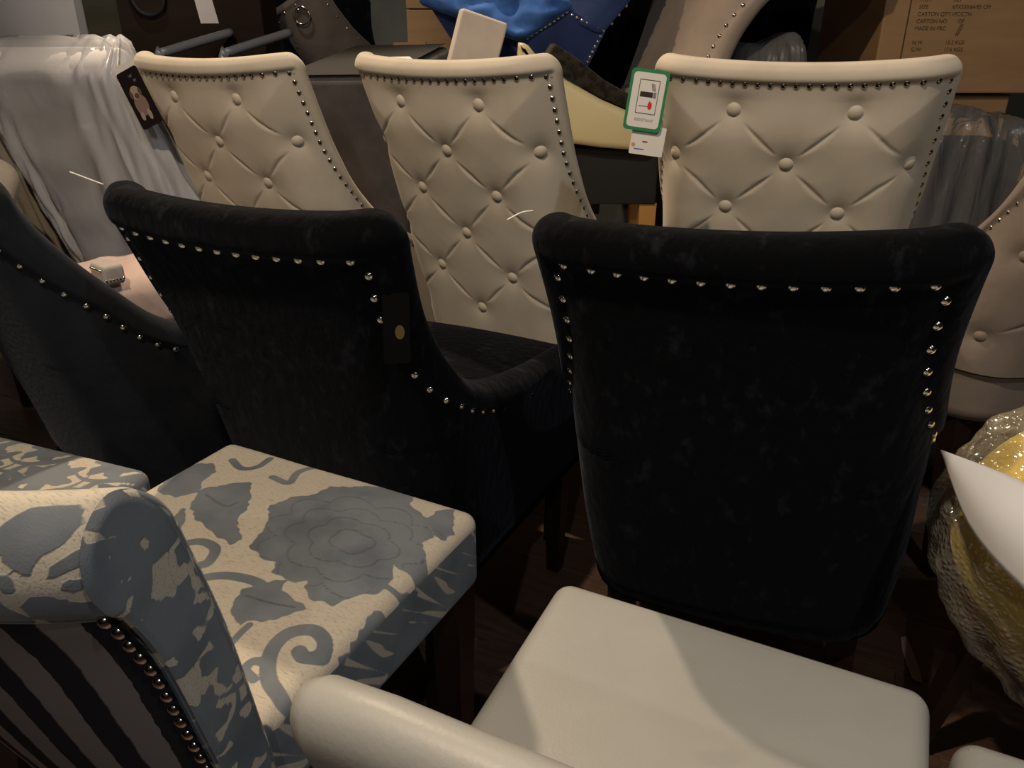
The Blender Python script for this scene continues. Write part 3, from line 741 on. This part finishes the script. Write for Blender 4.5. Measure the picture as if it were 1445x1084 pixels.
# upturned footstool: padded sides, timber rails and sagging dust cover
st = empty('footstool', (-0.36, 2.30, 0.70), (R(8), R(-1), R(-13))); tag(st, 'upturned dark grey velvet footstool with a black dust cover on top', 'stool')
V, F = cushion(0.30, 0.50, 0.44, 0.02, (4, 4, 4)); mk('padded_body', V, F, grey_velvet, st)
V = []; n = 14
for i in range(n):
    for j in range(n):
        u, w = i/(n-1.0), j/(n-1.0); V.append((-0.14 + 0.28*u, -0.24 + 0.48*w, 0.448 - 0.004*math.sin(math.pi*u)*math.sin(math.pi*w)))
mk('dust_cover', V, gridF(n, n), plain('charcoal_dust_cover', (0.028, 0.027, 0.026), 0.9), st)
V, F = frame_box((0.03, 0.236, 0.446), (0.03, 0.236, 0.454), 0.05, 0.004, 0.05, 0.004); mk('timber_rail', V, F, raw_wood, st, False)
o = mk('paper_label', [(-0.04, -0.03, 0), (0.04, -0.03, 0), (0.04, 0.03, 0.001), (-0.04, 0.03, 0), (-0.04, -0.03, -0.001), (0.04, -0.03, -0.001), (0.04, 0.03, 0), (-0.04, 0.03, -0.001)],
       [(0, 1, 2, 3), (4, 5, 6, 7), (0, 1, 5, 4), (1, 2, 6, 5), (2, 3, 7, 6), (3, 0, 4, 7)], paper, None, False)
o.location = (-0.30, 2.17, 1.143); o.rotation_euler = (R(8), 0, R(20)); tag(o, 'white paper slip lying on the upturned grey footstool', 'paper')

# brown-grey chair with ring handle, leaning
RIM_SM = [(1.00, 0.03), (0.93, 0.03), (0.84, 0.035), (0.76, 0.05), (0.70, 0.09), (0.665, 0.16), (0.645, 0.24), (0.632, 0.32), (0.626, 0.40)]
sc_ring = Scoop(H=1.0, zb=0.33, rec=0.10, wz=[(0.30, 0.115), (0.6, 0.118), (0.8, 0.122), (1.02, 0.13)], rim=RIM_SM, D=0.40, r=0.022, band=0.03, cr=0.02, groove=0.004)
ring_ch = sc_ring.build('dining_chair', 'brown grey velvet dining chair with a ring handle, leaning sideways', None, (brown_velvet, nail_mat), (-0.35, 3.5, 0.51), R(-4), 0.57, nail=0.005, nail_step=0.055, tilt=(0, R(-32)))
p, n = sc_ring.outer(np.array([0.0]), np.array([0.95]))
rg = empty('ring_handle', tuple(p[0]), (0, 0, 0)); rg.parent = ring_ch
pts = [(0.032*math.cos(a), -0.012, 0.032*math.sin(a) - 0.026) for a in np.linspace(0, 2*math.pi, 25)]
V, F = tube(pts, 0.0042, 8); mk('ring', V, F, nail_mat, rg)
place_on('boss', dome_mesh(0.011, 0.012), nail_mat, rg, (0, 0, 0), n[0])

# pale board under the blue chair
V, F = cushion(0.125, 0.05, 0.36, 0.008, (2, 1, 3)); o = mk('padded_board', V, F, fabric('pale_beige_cloth', (0.50, 0.44, 0.40), (0.56, 0.50, 0.455), 8, 0.85, 0, 0.08, 160), None)
o.location = (-0.175, 2.16, 0.90); o.rotation_euler = (0, R(17), R(12)); tag(o, 'pale beige cloth covered board standing under the blue chair', 'board')

# cream vinyl chair part lying on the stack, with black cover on top
vinyl = plain('cream_vinyl', (0.60, 0.52, 0.30), 0.4)
PV = [(0.016, 1.182), (0.034, 1.180), (0.075, 1.135), (0.13, 1.100), (0.216, 1.056), (0.286, 1.028), (0.342, 1.006), (0.352, 0.985), (0.347, 0.955), (0.325, 0.937), (0.22, 0.945), (0.12, 0.958), (0.05, 1.04), (0.012, 1.14)]
def slab(name, prof, y0, y1, mat, parent, bev=0.008):
    """(x, z) outline given depth from y0 to y1"""
    V, F = extrude_profile(resample(list(prof) + [prof[0]], 0.012)[:-1], (y1-y0)/2, bev, 2)
    V = np.stack([V[:, 1], V[:, 0] + (y0+y1)/2, V[:, 2]], 1); return mk(name, V, F, mat, parent)
vc = empty('tub_chair', (0.18, 2.05, 0.62)); tag(vc, 'upturned cream vinyl tub chair with a black felt base', 'chair')
def sh(P, dx=-0.18, dz=-0.62): return [(x + dx, z + dz) for x, z in P]
slab('tub_shell', sh(PV), -0.10, 0.15, vinyl, vc, 0.016)
PB = [(0.075, 1.14), (0.13, 1.103), (0.216, 1.059), (0.286, 1.031), (0.342, 1.009), (0.36, 1.03), (0.30, 1.06), (0.22, 1.10), (0.15, 1.15), (0.10, 1.18)]
slab('felt_base', sh(PB), -0.09, 0.15, fabric('black_felt', (0.010, 0.009, 0.008), (0.03, 0.027, 0.02), 60, 0.95, 0.1, 0.3, 200), vc, 0.004)
PA = [(0.02, 0.80), (0.37, 0.80), (0.37, 0.93), (0.02, 0.945)]
slab('seat_apron', sh(PA), -0.06, 0.15, dust_cover, vc, 0.006)
oak = plain('oak', (0.42, 0.22, 0.07), 0.45)
for lx in (0.05, 0.352):
    for ly in (-0.03, 0.12):
        V, F = frame_box((lx - 0.18, ly, 0.182), (lx - 0.18, ly, 0.04), 0.022, 0.022, 0.02, 0.02); mk('leg', V, F, oak, vc, False)

# blue velvet chair, tipped over on the stack
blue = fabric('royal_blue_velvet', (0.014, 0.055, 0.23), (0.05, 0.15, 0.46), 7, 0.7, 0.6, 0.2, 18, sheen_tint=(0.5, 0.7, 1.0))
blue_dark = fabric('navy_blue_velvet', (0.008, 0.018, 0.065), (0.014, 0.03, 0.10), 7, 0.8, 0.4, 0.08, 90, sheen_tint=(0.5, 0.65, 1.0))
bc = empty('dining_chair', (0.14, 2.42, 1.12)); tag(bc, 'royal blue velvet tufted chair with nailhead trim, tipped over on the stack', 'chair')
AX = Vector((-0.86, 0.30, 0.30)).normalized() * 0.30    # along the seat's front edge
A_, B_, C_, D_, E_ = [Vector((x - 0.14, -0.17, z - 1.12)) for x, z in ((0.033, 1.194), (0.145, 1.264), (0.251, 1.213), (0.203, 1.115), (0.10, 1.095))]
V = [A_, B_, C_, D_, E_] + [p + AX for p in (A_, B_, C_, D_, E_)]
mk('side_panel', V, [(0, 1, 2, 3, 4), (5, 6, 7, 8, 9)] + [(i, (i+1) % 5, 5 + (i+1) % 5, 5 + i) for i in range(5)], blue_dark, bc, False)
u1 = (B_ - A_).normalized(); u2 = AX.normalized(); u3 = u1.cross(u2).normalized()
if u3.z < 0: u3 = -u3
def cush_tuft(V, h):
    V = V.copy(); top = np.clip(V[:, 2] / (2*h[2]), 0, 1)
    V[:, 2] += top * (0.028 * (1 - (V[:, 0]/h[0])**2) * (1 - (V[:, 1]/h[1])**2) - 0.02 * (np.exp(-((V[:, 0]-0.02)**2 + (V[:, 1]-0.05)**2)/0.0009) + np.exp(-((V[:, 0]+0.01)**2 + (V[:, 1]+0.06)**2)/0.0009)))
    V[:, 2] += top * 0.006 * np.sin(V[:, 0]*70 + 2*np.sin(V[:, 1]*40)); return V
V, F = cushion(0.17, 0.32, 0.05, 0.02, (18, 24, 3), cush_tuft)
cen = (A_ + B_) / 2 + AX / 2 + u3 * 0.001
V = [cen + u1 * float(v[0]) + u2 * float(v[1]) + u3 * float(v[2] - 0.02) for v in V]
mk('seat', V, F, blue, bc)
w1 = (C_ - B_).normalized(); w3 = w1.cross(u2).normalized()
if w3.z < 0: w3 = -w3
w3 = (w3 + Vector((0.35, 0, 0))).normalized()
V, F = cushion(0.07, 0.32, 0.34, 0.02, (3, 6, 6)); cen = B_ + w1 * 0.085 + AX / 2
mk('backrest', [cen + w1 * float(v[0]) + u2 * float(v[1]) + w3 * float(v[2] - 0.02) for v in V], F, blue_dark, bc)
nb = dome_mesh(0.0052, 0.004, 8)
for P, Q, k in ((A_, B_, 9), (B_, C_, 7), (C_, D_, 7)):
    for i in range(k):
        pt = P.lerp(Q, i / k); c0 = (A_ + B_ + C_ + D_ + E_) / 5; pt = pt + (c0 - pt).normalized() * 0.008
        place_on('nail', nb, nail_mat, bc, pt - Vector((0, 0.0005, 0)), (0, -1, 0))
for i in range(11): place_on('nail', nb, nail_mat, bc, A_ + AX * ((i + 0.5) / 11) + Vector((-0.001, -0.002, -0.004)), (-0.3, -0.9, -0.3))
for i in range(9):
    place_on('nail', nb, nail_mat, bc, B_ + w1 * 0.108 + w3 * (0.02 + 0.03*i) - u2 * 0.011, -u2)
V, F = frame_box((0, 0, 0), (0, 0, 0.12), 0.16, 0.05, 0.16, 0.05)

# taupe chair turned upside down
RIM_UP = [(z, min(y, 0.40) if y < 0.4 else 0.40 + 0.0005 * i) for i, (z, y) in enumerate(RIM_BLACK)]
sc_up = Scoop(H=1.0, zb=0.33, rec=0.17, wz=WZ_BLACK, rim=RIM_UP, D=0.40, r=0.028, band=0.045, cr=0.04, groove=0.005)
up = sc_up.build('dining_chair', 'taupe velvet dining chair turned upside down behind the cream chairs', None, (taupe_velvet, nail_mat), (0.575, 2.40, 2.0), R(-74), 0.58, nail=0.006, nail_step=0.026, tilt=(0, math.pi), legs=True)

# black chairs among the stack
sc_dark = Scoop(H=1.0, zb=0.33, rec=0.12, wz=WZ_BLACK, rim=RIM_BLACK, D=0.5, r=0.03, band=0.05, cr=0.04, groove=0.004)
for x, y, z, rz, lb in ((-0.95, 4.35, 0.40, -6, 'black velvet chair raised behind the ring handled chair'), (0.50, 2.95, 0.58, -10, 'black velvet chair raised behind the upside down taupe chair'), (1.04, 3.66, 0.62, -5, 'black velvet chair beside the printed carton')):
    sc_dark.build('dining_chair', lb, None, (black_velvet, None), (x, y, z), R(rz), 0.58, nails=None)

# ------------------------------------------------------------------ cartons
def card_mat(name, c1, c2):
    return fabric(name, c1, c2, 4, 0.85, 0, 0.04, 200, (1, 1, 6), 0.35, 0.7)
card = card_mat('brown_cardboard', (0.30, 0.185, 0.095), (0.36, 0.225, 0.12))
card_dark = card_mat('dark_cardboard', (0.018, 0.011, 0.008), (0.027, 0.016, 0.011))
ink = plain('brown_black_ink', (0.06, 0.035, 0.02), 0.8)
tape = plain('brown_parcel_tape', (0.22, 0.13, 0.06), 0.3)
def carton(label, x0, x1, y0, y1, z0, z1, mat=None, rz=0, grp='cardboard cartons'):
    root = empty('carton', ((x0+x1)/2, (y0+y1)/2, z0), (0, 0, rz)); tag(root, label, 'box', grp)
    sx, sy, h = (x1-x0), (y1-y0), z1-z0
    V, F = cushion(sx, sy, h, 0.004, (1, 1, 1), None, 1); mk('box_body', V, F, mat or card, root, False)
    V, F = frame_box((0, 0, h - 0.0005), (0, 0, h + 0.001), 0.03, sy/2 - 0.002, 0.03, sy/2 - 0.002); mk('tape', V, F, tape, root, False)
    V, F = frame_box((0, -sy/2 - 0.0005, h - 0.07), (0, -sy/2 - 0.0005, h + 0.0005), 0.03, 0.0008, 0.03, 0.0008); mk('tape', V, F, tape, root, False)
    return root
def text_obj(body, size, mat, parent, loc, rot, align='LEFT'):
    cu = bpy.data.curves.new('text', 'FONT'); cu.body = body; cu.size = size; cu.align_x = align; cu.extrude = 0.0002
    t = bpy.data.objects.new('text', cu); C.objects.link(t); bpy.context.view_layer.update()
    me = bpy.data.meshes.new_from_object(t.evaluated_get(bpy.context.evaluated_depsgraph_get()))
    bpy.data.objects.remove(t); me.materials.clear()
    o = link('printed_text', me, mat, parent); o.location = loc; o.rotation_euler = rot; return o
big = carton('large cardboard carton printed with a shipping label panel', 1.06, 1.62, 2.42, 2.90, 1.045, 1.55)
hb = 0.505; fy = -0.24 - 0.0008
for dx in (-0.21, 0.19):
    V, F = frame_box((dx, fy, 0.02), (dx, fy, hb - 0.06), 0.0018, 0.0004, 0.0018, 0.0004); mk('printed_line', V, F, ink, big, False)
for row, (l, r_) in enumerate((('DESCRIPTION', ': VELVET ARMCHAIR'), ('ITEM', 'BL1'), ('SIZE', '67X53X64/83 CM'), ('CARTON QTY', '1PC/CTN'), ('CARTON NO', '      OF'), ('MADE IN PRC', ''), (None, None), ('N.W.', '15.2 KGS'), ('G.W.', '17.6 KGS'))):
    if l is None: continue
    z = 0.262 - 0.0185 * row
    text_obj(l, 0.0145, ink, big, (-0.185, fy, z), (R(90), 0, 0))
    if r_: text_obj(r_, 0.0145, ink, big, (-0.09, fy, z), (R(90), 0, 0))
for dx in (0, 0.006):
    V, F = tube([(-0.065 + dx, fy, 0.155), (-0.055 + dx, fy - 0.0002, 0.185)], 0.0012, 5); mk('pen_stroke', V, F, ink, big)
carton('cardboard carton under the printed carton', 1.02, 1.495, 2.45, 2.90, 0.55, 1.04)
carton('cardboard carton on the floor bearing the others', 1.02, 1.66, 2.45, 2.95, 0.0, 0.545)
carton('cardboard carton beside the one under the printed carton', 1.53, 2.0, 2.42, 2.90, 0.55, 0.925)
carton('cardboard carton low behind the taupe chair', 1.68, 2.2, 2.42, 2.95, 0.0, 0.545)
carton('upper cardboard carton of the pair behind the footstool', -0.51, 0.12, 4.1, 4.45, 1.333, 1.66)
carton('lower cardboard carton of the pair behind the footstool', -0.51, 0.12, 4.1, 4.45, 0.93, 1.328)
carton('cardboard carton at the foot of the pair behind the footstool', -0.53, 0.15, 4.08, 4.47, 0.0, 0.925)
dk = carton('dark brown cardboard carton with a white paper strip', -1.40, -0.89, 3.02, 3.22, 0.62, 1.42, card_dark)
V, F = frame_box((0.067, -0.101, 0.625), (0.04, -0.101, 0.80), 0.032, 0.0008, 0.03, 0.0008); mk('paper_strip', V, F, paper, dk, False)
strap = [(-0.20, -0.112, 0.80), (-0.195, -0.116, 0.72), (-0.17, -0.118, 0.665), (-0.13, -0.118, 0.65), (-0.09, -0.118, 0.67), (-0.075, -0.116, 0.72), (-0.07, -0.112, 0.80)]
V, F = tube(resample(catmull(strap, 6), 0.012), 0.008, 8); mk('strap', V, F, plain('black_webbing', (0.008, 0.008, 0.008), 0.7), dk)
carton('dark brown cardboard carton on the floor under the strapped one', -1.42, -0.87, 3.0, 3.24, 0.0, 0.615, card_dark)
carton('dark olive carton standing by the pale pillar', -1.56, -1.43, 3.1, 3.5, 0.0, 1.50, card_mat('olive_cardboard', (0.04, 0.036, 0.024), (0.055, 0.05, 0.034)))
# tubular metal frame, upturned
fr = empty('metal_frame', (-1.02, 2.72, 0.85)); tag(fr, 'upturned blue grey tubular chair frame behind the cream chairs', 'frame')
steel = plain('blue_grey_steel', (0.27, 0.30, 0.35), 0.45, 0.3)
for x0 in (-0.135, 0.075):
    V, F = tube(resample(catmull([(x0, 0, -0.85), (x0, 0, 0.20), (x0 + 0.006, 0, 0.292), (x0 + 0.02, 0.03, 0.306), (x0 + 0.16, 0.26, 0.365)], 8), 0.02), 0.015, 8); mk('tube_leg', V, F, steel, fr)
V, F = tube([(-0.135, 0, 0.05), (0.075, 0, 0.05)], 0.009, 8); mk('cross_tube', V, F, steel, fr)

# ------------------------------------------------------------------ plastic bagged black chairs
bag_mat = film_mat('clear_bag', 0.11, 0.10, 7, (0.85, 0.85, 0.88), 1.0, (1.6, 1.6, 0.5), 0.35)
def bag(label, loc, size, seed):
    root = empty('bagged_chair', loc); tag(root, label, 'chair', 'black chairs in clear bags')
    V, F = cushion(size[0]*0.52, size[1]*0.55, size[2]*0.93, 0.06, (6, 6, 6)); mk('backrest', V, F, black_velvet, root)
    V, F = cushion(size[0]*0.86, size[1]*1.0, 0.12, 0.03, (4, 4, 2)); mk('seat', V + np.array([0, 0.06, 0.02]), F, black_velvet, root)
    rs = np.random.RandomState(seed); ph = rs.uniform(0, 6.28, 6)
    def wr_(V, h):
        V = V.copy(); a = np.arctan2(V[:, 1], V[:, 0]); q = V[:, 2] / (2*h[2])
        k = 1 + 0.05 * np.sin(7*a + ph[0] + 4*q) + 0.035 * np.sin(15*a + ph[1] - 7*q) + 0.02 * np.sin(29*a + ph[2] + 12*q)
        V[:, 0] *= k * (0.45 + 0.75 * (1 - q)); V[:, 1] *= k * (0.6 + 0.4 * (1 - q)); V[:, 2] += 0.015 * np.sin(V[:, 0]*30 + ph[3]) * q; return V
    V, F = cushion(size[0], size[1], size[2], 0.08, (22, 16, 22), wr_); mk('plastic_bag', V, F, bag_mat, root)
    return root
bag('black chair in a clear plastic bag beside the stacked cartons', (1.20, 2.15, 0.0), (0.56, 0.40, 1.02), 2)
bag('black chair in a clear plastic bag behind the green tagged chair', (0.70, 2.32, 0.0), (0.40, 0.30, 1.195), 5)

# ------------------------------------------------------------------ yellow chair in bubble wrap
yellow = fabric('yellow_velvet', (0.80, 0.56, 0.05), (0.88, 0.63, 0.08), 6, 0.75, 0.4, 0.1, 60, sheen_tint=(1, 0.9, 0.4))
def bubble_mat():
    m, nt, b = new_mat('bubble_wrap'); nt.nodes.remove(b); out = nt.nodes['Material Output']
    v = coord(nt); vo = N(nt, 'ShaderNodeTexVoronoi', Scale=120); L(nt, v, vo.inputs['Vector'])
    mr = N(nt, 'ShaderNodeMapRange'); mr.inputs['From Min'].default_value = 0.1; mr.inputs['From Max'].default_value = 0.6; mr.inputs['To Min'].default_value = 1; mr.inputs['To Max'].default_value = 0
    L(nt, vo.outputs['Distance'], mr.inputs['Value'])
    n = N(nt, 'ShaderNodeTexNoise', Scale=9, Detail=4); L(nt, v, n.inputs['Vector'])
    ad = N(nt, 'ShaderNodeMath', operation='ADD'); L(nt, mr.outputs['Result'], ad.inputs[0]); L(nt, n.outputs['Fac'], ad.inputs[1])
    bp = N(nt, 'ShaderNodeBump', Strength=0.6, Distance=0.005); L(nt, ad.outputs[0], bp.inputs['Height'])
    tr = N(nt, 'ShaderNodeBsdfTransparent'); df = N(nt, 'ShaderNodeBsdfDiffuse'); gl = N(nt, 'ShaderNodeBsdfGlossy', Roughness=0.12)
    df.inputs['Color'].default_value = (0.80, 0.78, 0.72, 1)
    for s_ in (df, gl): L(nt, bp.outputs['Normal'], s_.inputs['Normal'])
    m1 = N(nt, 'ShaderNodeMixShader', Fac=0.17); L(nt, tr.outputs[0], m1.inputs[1]); L(nt, df.outputs[0], m1.inputs[2])
    m2 = N(nt, 'ShaderNodeMixShader', Fac=0.14); L(nt, m1.outputs[0], m2.inputs[1]); L(nt, gl.outputs[0], m2.inputs[2])
    L(nt, m2.outputs[0], out.inputs['Surface']); return m
bubble = bubble_mat()
yc = empty('tub_chair', (0.905, 0.85, 0.0), (0, 0, 0)); tag(yc, 'yellow velvet tub chair wrapped in bubble wrap', 'chair')
def superell(rx, ry, rz_, zc, nu=70, nv=44, e1=0.6, e2=0.75, noise=0.0, seed=1, drop=1.6):
    rs = np.random.RandomState(seed); ph = rs.uniform(0, 6.28, 9); V = []
    for i in range(nv):
        v = -math.pi/2 + math.pi * i / (nv - 1)
        for j in range(nu):
            u = 2*math.pi*j/nu
            sp = lambda w, e: math.copysign(abs(w)**e, w)
            x = rx * sp(math.cos(v), e1) * sp(math.cos(u), e2); y = ry * sp(math.cos(v), e1) * sp(math.sin(u), e2); z = rz_ * sp(math.sin(v), e1)
            k = 1 + noise * (math.sin(5*u + ph[0] + 3*v) + 0.7*math.sin(11*u + ph[1] - 5*v) + 0.6*math.sin(19*u + 7*v + ph[2]) + 0.5*math.sin(8*v + ph[3] + 2*u) + 0.45*math.sin(27*u - 13*v + ph[4]) + 0.35*math.sin(35*v + 9*u + ph[5]))
            if z < 0:
                x *= 1 - 0.42 * (-z / rz_)**1.3; z *= drop
            V.append((x*k, y*k, zc + z*k))
    return V, gridF(nv, nu, 0, True)
V, F = superell(0.295, 0.185, 0.195, 0.56, e1=0.9, e2=0.9); mk('backrest', V, F, yellow, yc)
V, F = superell(0.318, 0.208, 0.215, 0.56, 160, 110, 0.9, 0.9, 0.02, 4); mk('bubble_wrap', V, F, bubble, yc)
for qx in (-1, 1):
    for qy in (-1, 1):
        V, F = frame_box((qx*0.15, qy*0.12, 0.30), (qx*0.18, qy*0.15, 0), 0.02, 0.02, 0.012, 0.012); mk('leg', V, F, dark_wood, yc, False)
# white sheet draped over the wrap
n = 16
te = resample(catmull([(0.545, 0.855, 0.708), (0.59, 0.77, 0.715), (0.65, 0.70, 0.70), (0.74, 0.645, 0.69)], 8), 0.02)
le = resample(catmull([(0.548, 0.85, 0.70), (0.556, 0.765, 0.640), (0.605, 0.675, 0.60), (0.70, 0.625, 0.575)], 8), 0.02)
pick = lambda P, u: np.array([np.interp(u * (len(P) - 1), np.arange(len(P)), P[:, k]) for k in range(3)])
V = []
for i in range(n):
    for j in range(n):
        u, w = i/(n-1.0), j/(n-1.0); q = pick(te, u) * (1 - w) + pick(le, u) * w
        V.append(tuple(q + np.array([-0.012, -0.012, 0.004]) * math.sin(math.pi * w) * min(1, 3*u)))
me_o = mk('paper_sheet', V, gridF(n, n), plain('white_sheet', (0.78, 0.78, 0.80), 0.6), None)
md = me_o.modifiers.new('thickness', 'SOLIDIFY'); md.thickness = 0.0012
tag(me_o, 'white paper sheet lying over the bubble wrapped yellow chair', 'paper')

# ------------------------------------------------------------------ tags
def card(name, label, cat, w, h, loc, rot, mat, t=0.0012, rad=0.006):
    V, F = cushion(w, h, t, min(t*0.49, 0.0005), (1, 1, 1), None, 1)
    pts = []
    for cx, cy, a0 in ((w/2-rad, h/2-rad, 0), (-w/2+rad, h/2-rad, 90), (-w/2+rad, -h/2+rad, 180), (w/2-rad, -h/2+rad, 270)):
        for a in range(0, 91, 18): pts.append((cx + rad*math.cos(R(a0+a)), cy + rad*math.sin(R(a0+a))))
    n = len(pts); V = [(x, y, 0) for x, y in pts] + [(x, y, t) for x, y in pts]
    F = [tuple(range(n)), tuple(range(n, 2*n))] + [(i, (i+1) % n, n + (i+1) % n, n + i) for i in range(n)]
    root = empty(name, loc, rot); tag(root, label, cat)
    mk('card', V, F, mat, root, False); return root
def flat(name, pts, z, mat, parent, t=0.0004):
    n = len(pts); V = [(x, y, z) for x, y in pts] + [(x, y, z + t) for x, y in pts]
    return mk(name, V, [tuple(range(n)), tuple(range(n, 2*n))] + [(i, (i+1) % n, n + (i+1) % n, n + i) for i in range(n)], mat, parent, False)
def rect(cx, cy, w, h): return [(cx-w/2, cy-h/2), (cx+w/2, cy-h/2), (cx+w/2, cy+h/2), (cx-w/2, cy+h/2)]
def ell(cx, cy, rx, ry, n=16): return [(cx + rx*math.cos(2*math.pi*i/n), cy + ry*math.sin(2*math.pi*i/n)) for i in range(n)]
def rrect(w, h, r_):
    pts = []
    for cx, cy, a0 in ((w/2-r_, h/2-r_, 0), (-w/2+r_, h/2-r_, 90), (-w/2+r_, -h/2+r_, 180), (w/2-r_, -h/2+r_, 270)):
        for a in range(0, 91, 18): pts.append((cx + r_*math.cos(R(a0+a)), cy + r_*math.sin(R(a0+a))))
    return pts
green = plain('green_card', (0.012, 0.22, 0.075), 0.5); white_card = plain('white_card', (0.74, 0.71, 0.67), 0.6)
black_ink = plain('black_ink', (0.02, 0.018, 0.015), 0.7); grey_ink = plain('grey_ink', (0.22, 0.22, 0.21), 0.7); red_ink = plain('red_ink', (0.60, 0.015, 0.015), 0.6)
gt = card('safety_tag', 'green bordered white tag with cigarette and match symbols reading RESISTANT', 'tag', 0.060, 0.092, (0.213, 1.292, 1.097), (R(84), R(7), R(-6)), green)
flat('white_face', rrect(0.051, 0.082, 0.006), 0.0013, white_card, gt)
zt = 0.0018
for r4 in (rect(0.001, 0.0305, 0.031, 0.0008), rect(0.001, -0.0195, 0.031, 0.0008), rect(-0.0145, 0.0055, 0.0008, 0.05), rect(0.0165, 0.0055, 0.0008, 0.05)): flat('symbol_frame', r4, zt, black_ink, gt)
flat('cigarette', rect(-0.0015, 0.009, 0.020, 0.0075), zt, black_ink, gt); flat('cigarette_tip', rect(0.0115, 0.009, 0.0045, 0.0085), zt, grey_ink, gt)
for k in range(3): flat('smoke', [(0.0035 + 0.002*k, 0.0255), (0.0050 + 0.002*k, 0.0255), (0.0085 + 0.002*k, 0.015), (0.0070 + 0.002*k, 0.015)], zt, grey_ink, gt)
flat('match_stick', rect(-0.004, -0.0085, 0.014, 0.0010), zt, grey_ink, gt)
flat('match_flame', [(0.003, -0.009), (0.0045, -0.0122), (0.0075, -0.0128), (0.0098, -0.010), (0.0095, -0.005), (0.0082, -0.001), (0.007, -0.003), (0.0055, 0.001), (0.0035, -0.004)], zt, red_ink, gt)
text_obj('RESISTANT', 0.0062, grey_ink, gt, (0.001, -0.0315, zt), (0, 0, 0), 'CENTER')
pt = card('care_tag', 'small white care tag hanging below the green bordered tag', 'tag', 0.054, 0.045, (0.219, 1.290, 1.036), (R(84), R(7), R(-6)), white_card, 0.001, 0.002)
flat('printed_mark', rect(-0.004, -0.002, 0.008, 0.002), 0.0011, plain('maroon_ink', (0.25, 0.03, 0.04), 0.7), pt)
flat('printed_mark', rect(-0.012, -0.014, 0.016, 0.0015), 0.0011, plain('blue_ink', (0.12, 0.14, 0.35), 0.7), pt)
flat('printed_mark', ell(-0.022, -0.008, 0.003, 0.003), 0.0011, plain('orange_ink', (0.6, 0.30, 0.10), 0.7), pt)
# dark card with the photo of a dog
dark_card = plain('dark_photo_card', (0.012, 0.008, 0.010), 0.4); tan = plain('tan_print', (0.22, 0.15, 0.12), 0.6); tan2 = plain('light_tan_print', (0.34, 0.26, 0.21), 0.6); dkb = plain('dark_brown_print', (0.10, 0.06, 0.05), 0.6)
dt = card('photo_tag', 'dark hang tag printed with a sitting dog, on the cream chair', 'tag', 0.058, 0.125, (-0.826, 1.81, 1.069), (R(88), R(-23), R(-12)), dark_card)
zt = 0.0013
flat('dog_print', ell(-0.002, -0.014, 0.017, 0.024), zt, tan, dt); flat('dog_print', ell(-0.003, 0.013, 0.013, 0.015), zt + 0.0004, tan2, dt)
flat('dog_print', ell(-0.015, 0.012, 0.004, 0.009), zt + 0.0006, dkb, dt); flat('dog_print', ell(0.009, 0.012, 0.004, 0.009), zt + 0.0006, dkb, dt)
flat('dog_print', ell(-0.002, 0.006, 0.006, 0.006), zt + 0.0009, dkb, dt)
flat('dog_print', ell(-0.012, -0.036, 0.005, 0.010), zt + 0.0004, tan2, dt); flat('dog_print', ell(0.007, -0.038, 0.005, 0.012), zt + 0.0004, tan2, dt)
for k, (x, y) in enumerate(((0.004, 0.044), (0.010, 0.033))): text_obj('W' if k == 0 else 'M', 0.009, grey_ink, dt, (x, y, zt), (0, 0, 0), 'CENTER')
wt = card('swing_tag', 'plain cream swing tag behind the dog photo tag', 'tag', 0.05, 0.06, (-0.845, 1.818, 1.110), (R(88), R(-15), R(-12)), white_card, 0.001)
# black hang tag on the second black chair
bt = card('hang_tag', 'black hang tag with a gold oval sticker, on the black chair', 'tag', 0.034, 0.090, (-0.146, 0.912, 0.851), (R(76), R(3), R(12)), plain('black_card', (0.003, 0.003, 0.003), 0.9, 0, 0.08))
flat('gold_sticker', ell(0.004, -0.005, 0.006, 0.009), 0.0013, plain('gold_foil', (0.09, 0.065, 0.015), 0.6, 0.2), bt)
# white nylon tag loops
nyl = plain('white_nylon', (0.80, 0.79, 0.76), 0.4)
V, F = tube(catmull([(-0.585, 1.118, 0.995), (-0.60, 1.115, 1.002), (-0.625, 1.11, 1.014)], 6), 0.0011, 6); o = mk('tag_loop', V, F, nyl); tag(o, 'white nylon tag loop sticking out of the tagged black chair top', 'tag loop')
V, F = tube(catmull([(0.026, 0.935, 0.994), (0.012, 0.93, 0.993), (-0.006, 0.925, 0.985)], 6), 0.0011, 6); o = mk('tag_loop', V, F, nyl); tag(o, 'white nylon tag loop on the black chair in front of the cream one', 'tag loop')

# ------------------------------------------------------------------ lit patches of floor, painted as thin flat pieces
for k, (x, y, w, h, a, lb) in enumerate(((0.43, 1.43, 0.07, 0.06, 20, 'brown painted patch of lit floor behind the leather seat'), (0.835, 1.235, 0.022, 0.13, -12, 'thin pinkish painted strip of lit floor by the bubble wrap'))):
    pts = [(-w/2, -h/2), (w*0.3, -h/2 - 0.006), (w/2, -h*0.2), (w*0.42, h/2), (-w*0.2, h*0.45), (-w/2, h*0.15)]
    o = flat('lit_floor_patch', pts, 0, plain('lit_floor_paint_%d' % k, ((0.30, 0.17, 0.11), (0.45, 0.32, 0.27))[k], 0.8), None, 0.003)  # paler colour stands in for floor lit between the leg shadows
    o.location = (x, y, 0.0005); o.rotation_euler = (0, 0, R(a)); tag(o, lb, 'painted light')
